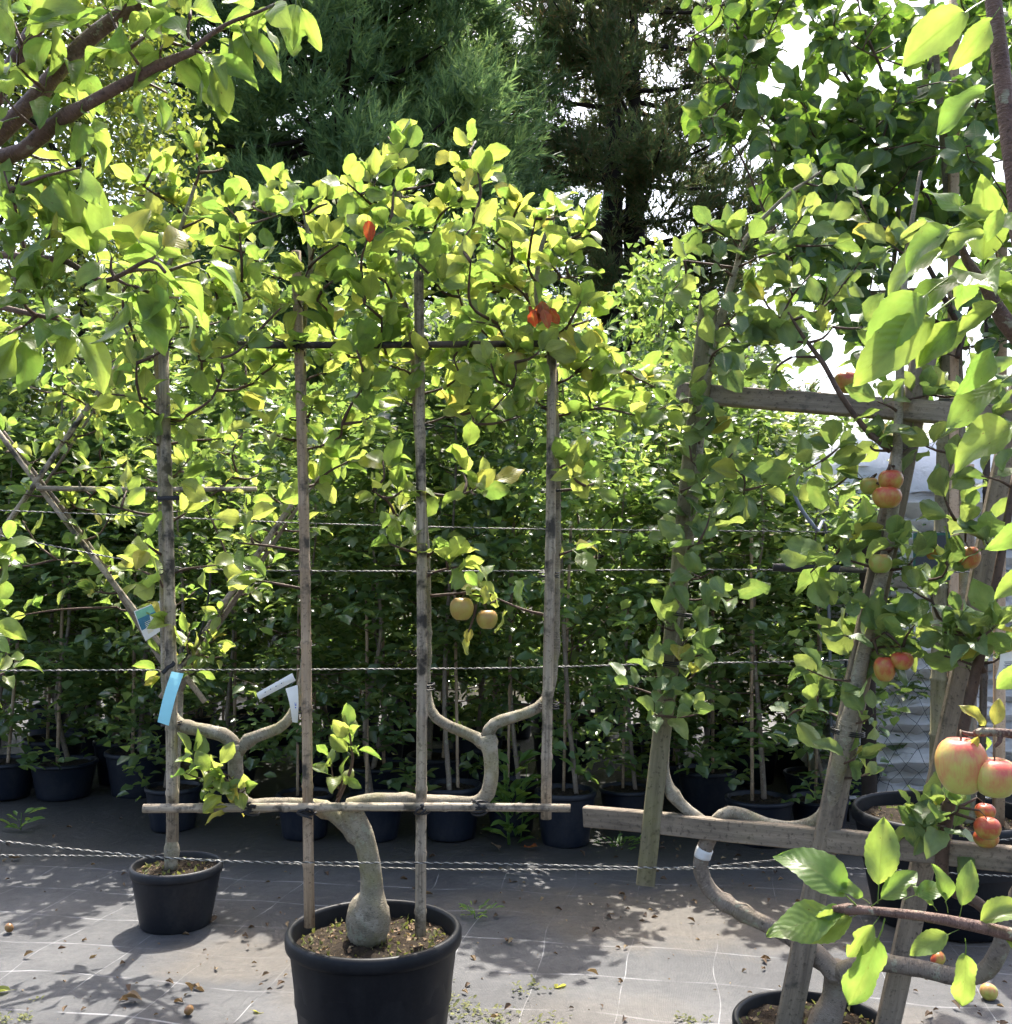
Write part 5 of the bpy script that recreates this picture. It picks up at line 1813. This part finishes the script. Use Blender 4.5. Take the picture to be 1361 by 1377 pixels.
tube(mb, [P(1098, 712, 4.6), P(1112, 740, 5.3), (P(1118, 900, 5.7)[0], 5.7, 0)], [.008, .008, .008], 10, .1)
tag(mb.build('irrigation_pipe', 'pipe_grey', None, tuple(P(1064, 662, 4.6))), 'bent blue-grey pipe standing among the hedge leaves', 'pipe')

# ------------------------------------------------------------------ on the ground
reseed(900)
for x, y, rp, m, lab in ((1262, 1291, 11, 'apple_red', 'fallen red apple on the fabric behind the curved lower branch'), (1330, 1336, 12, 'apple_blush', 'fallen orange-red apple beside a split apple'),
                         (1296, 1335, 10, 'apple_brown', 'split brown fallen apple lying next to the orange-red one'),
                         (12, 1249, 6.5, 'apple_brown', 'small shrivelled brown apple on the fabric, near the small pot'), (254, 1360, 7, 'apple_brown', 'small brown fallen apple between the two pots, by a dry leaf')):
    g = G(x, y + rp * .8)
    rr = rp * PX(g[1])
    apple((g[0], g[1], rr * .80 + .003), rr, m, lab, (rng.uniform(.3, 1.3), rng.uniform(-1, 1), rng.uniform(0, 6)), tall=.9)
for x, y, L, m, lab in ((157, 1349, .075, 'litter', 'curled orange-brown dry leaf on the fabric by the brown apple'), (742, 1333, .06, 'leaf_yellow', 'pale yellow fallen leaf on sunlit fabric by the big pot'),
                        (683, 1191, .07, 'litter', 'dry leaf lying by the fabric edge behind the big pot'), (30, 1158, .06, 'litter', 'tan dry leaf on the fabric near the low wires'),
                        (335, 1362, .045, 'leaf_yellow', 'small yellow leaf scrap beside the big pot'), (22, 1336, .07, 'leaf_yellow', 'yellow-green fallen leaf on the gridded fabric'),
                        (672, 1148, .08, 'litter', 'brown leaf under the free end of the bamboo bar'), (700, 1142, .085, 'leaf_red', 'reddish maple-like leaf under the free end of the bamboo bar'), (742, 1143, .06, 'litter', 'narrow tan leaf in front of the row of pots')):
    g = G(x, y)
    mb = MB(); mb.add(*LEAVES['main'][int(rng.integers(12))])
    me = mb.mesh('fallen_leaf', m)
    o = link('fallen_leaf', me)
    o.location = (g[0], g[1], .012)
    o.rotation_euler = (rng.normal(0, .25), rng.normal(0, .3) + .1, rng.random() * 6.283)
    o.scale = (L, L, L)
    tag(o, lab, 'leaf', 'fallen leaves')
# fine litter
nl = 900
px_ = rng.uniform(-50, 1400, nl); py_ = 1090 + 300 * rng.random(nl) ** 1.2
gp = np.array([G(x, y) for x, y in zip(px_, py_)])
foc = [G(860, 1230), G(310, 1290), G(1290, 1340), G(560, 1100), G(960, 1150)]
fx = np.array([foc[i] for i in rng.integers(0, 5, 700)]) + rng.normal(0, .28, (700, 3))
gp = np.concatenate([gp, fx])
gp[:, 2] = .007
N2 = len(gp)
o = link('leaf_litter', mass_mesh('leaf_litter', 'litter', rhomb(.22, .3), gp, rand_dirs(N2) * [1, 1, .25], rand_dirs(N2) * .5 + [0, 0, 1], rng.uniform(0, 1.0, N2) ** 5 * .045 + .003))
tag(o, 'scattered scraps of dry leaf over the fabric', 'litter', kind='stuff')


def weed(name, x, y, n_, L, h, label, m='weed', spread=.04, wide=.22):
    g = G(x, y)
    root = thing(name, (g[0], g[1], 0), label, 'weed')
    t = rng.random(n_)
    a = rng.random(n_) * 6.283
    pos = np.stack([g[0] + np.cos(a) * spread * rng.random(n_), g[1] + np.sin(a) * spread * rng.random(n_), .005 + h * t], 1)
    if m == 'moss':
        cl = rng.normal(0, spread * .5, (9, 2)); kk = rng.integers(0, 9, n_)
        pos[:, :2] = g[:2] + cl[kk] + rng.normal(0, spread * .16, (n_, 2))
    d = np.stack([np.cos(a), np.sin(a), rng.uniform(.1, .9, n_)], 1)
    S_ = LEAVES['slim']
    for i in range(0 if m == 'moss' else max(1, n_ // 12)):
        x0, y0 = rng.normal(0, spread * .4, 2)
        mb = MB()
        tube(mb, [(g[0] + x0 * .5, g[1] + y0 * .5, 0), (g[0] + x0, g[1] + y0, h)], [.003, .002], 5, .05)
        mb.build('stem', m, root, (g[0], g[1], 0))
    me = mass_mesh('foliage', m, rhomb(wide, .1), pos, d, rand_dirs(n_) * .4 + [0, 0, 1], rng.uniform(.5, 1.1, n_) * L, (g[0], g[1], 0))
    o = link('foliage', me, root); o['kind'] = 'stuff'


weed('leafy_weed', 27, 1117, 14, .10, .10, 'small broad-leaved weed sprouting at the edge of the gridded fabric')
weed('leafy_weed', 690, 1135, 70, .13, .42, 'tall leafy weed growing under the free end of the bamboo bar', spread=.07, wide=.2)
weed('leafy_weed', 830, 1140, 40, .06, .05, 'flat green weed at the foot of the leaning batten', spread=.12, wide=.15)
weed('leafy_weed', 640, 1232, 30, .045, .03, 'sparse flat weed on the fabric behind the big pot', spread=.08, wide=.12)
weed('moss_patch', 660, 1360, 260, .022, .008, 'patch of pale moss and creeping weed beside the big pot', m='moss', spread=.24, wide=.3)
weed('moss_patch', 15, 1372, 60, .018, .006, 'pale moss patch at the near edge of the gridded fabric', m='moss', spread=.08, wide=.3)
weed('moss_patch', 935, 1380, 60, .018, .008, 'pale moss tuft beside the pot of the leaning espalier', m='moss', spread=.06, wide=.3)
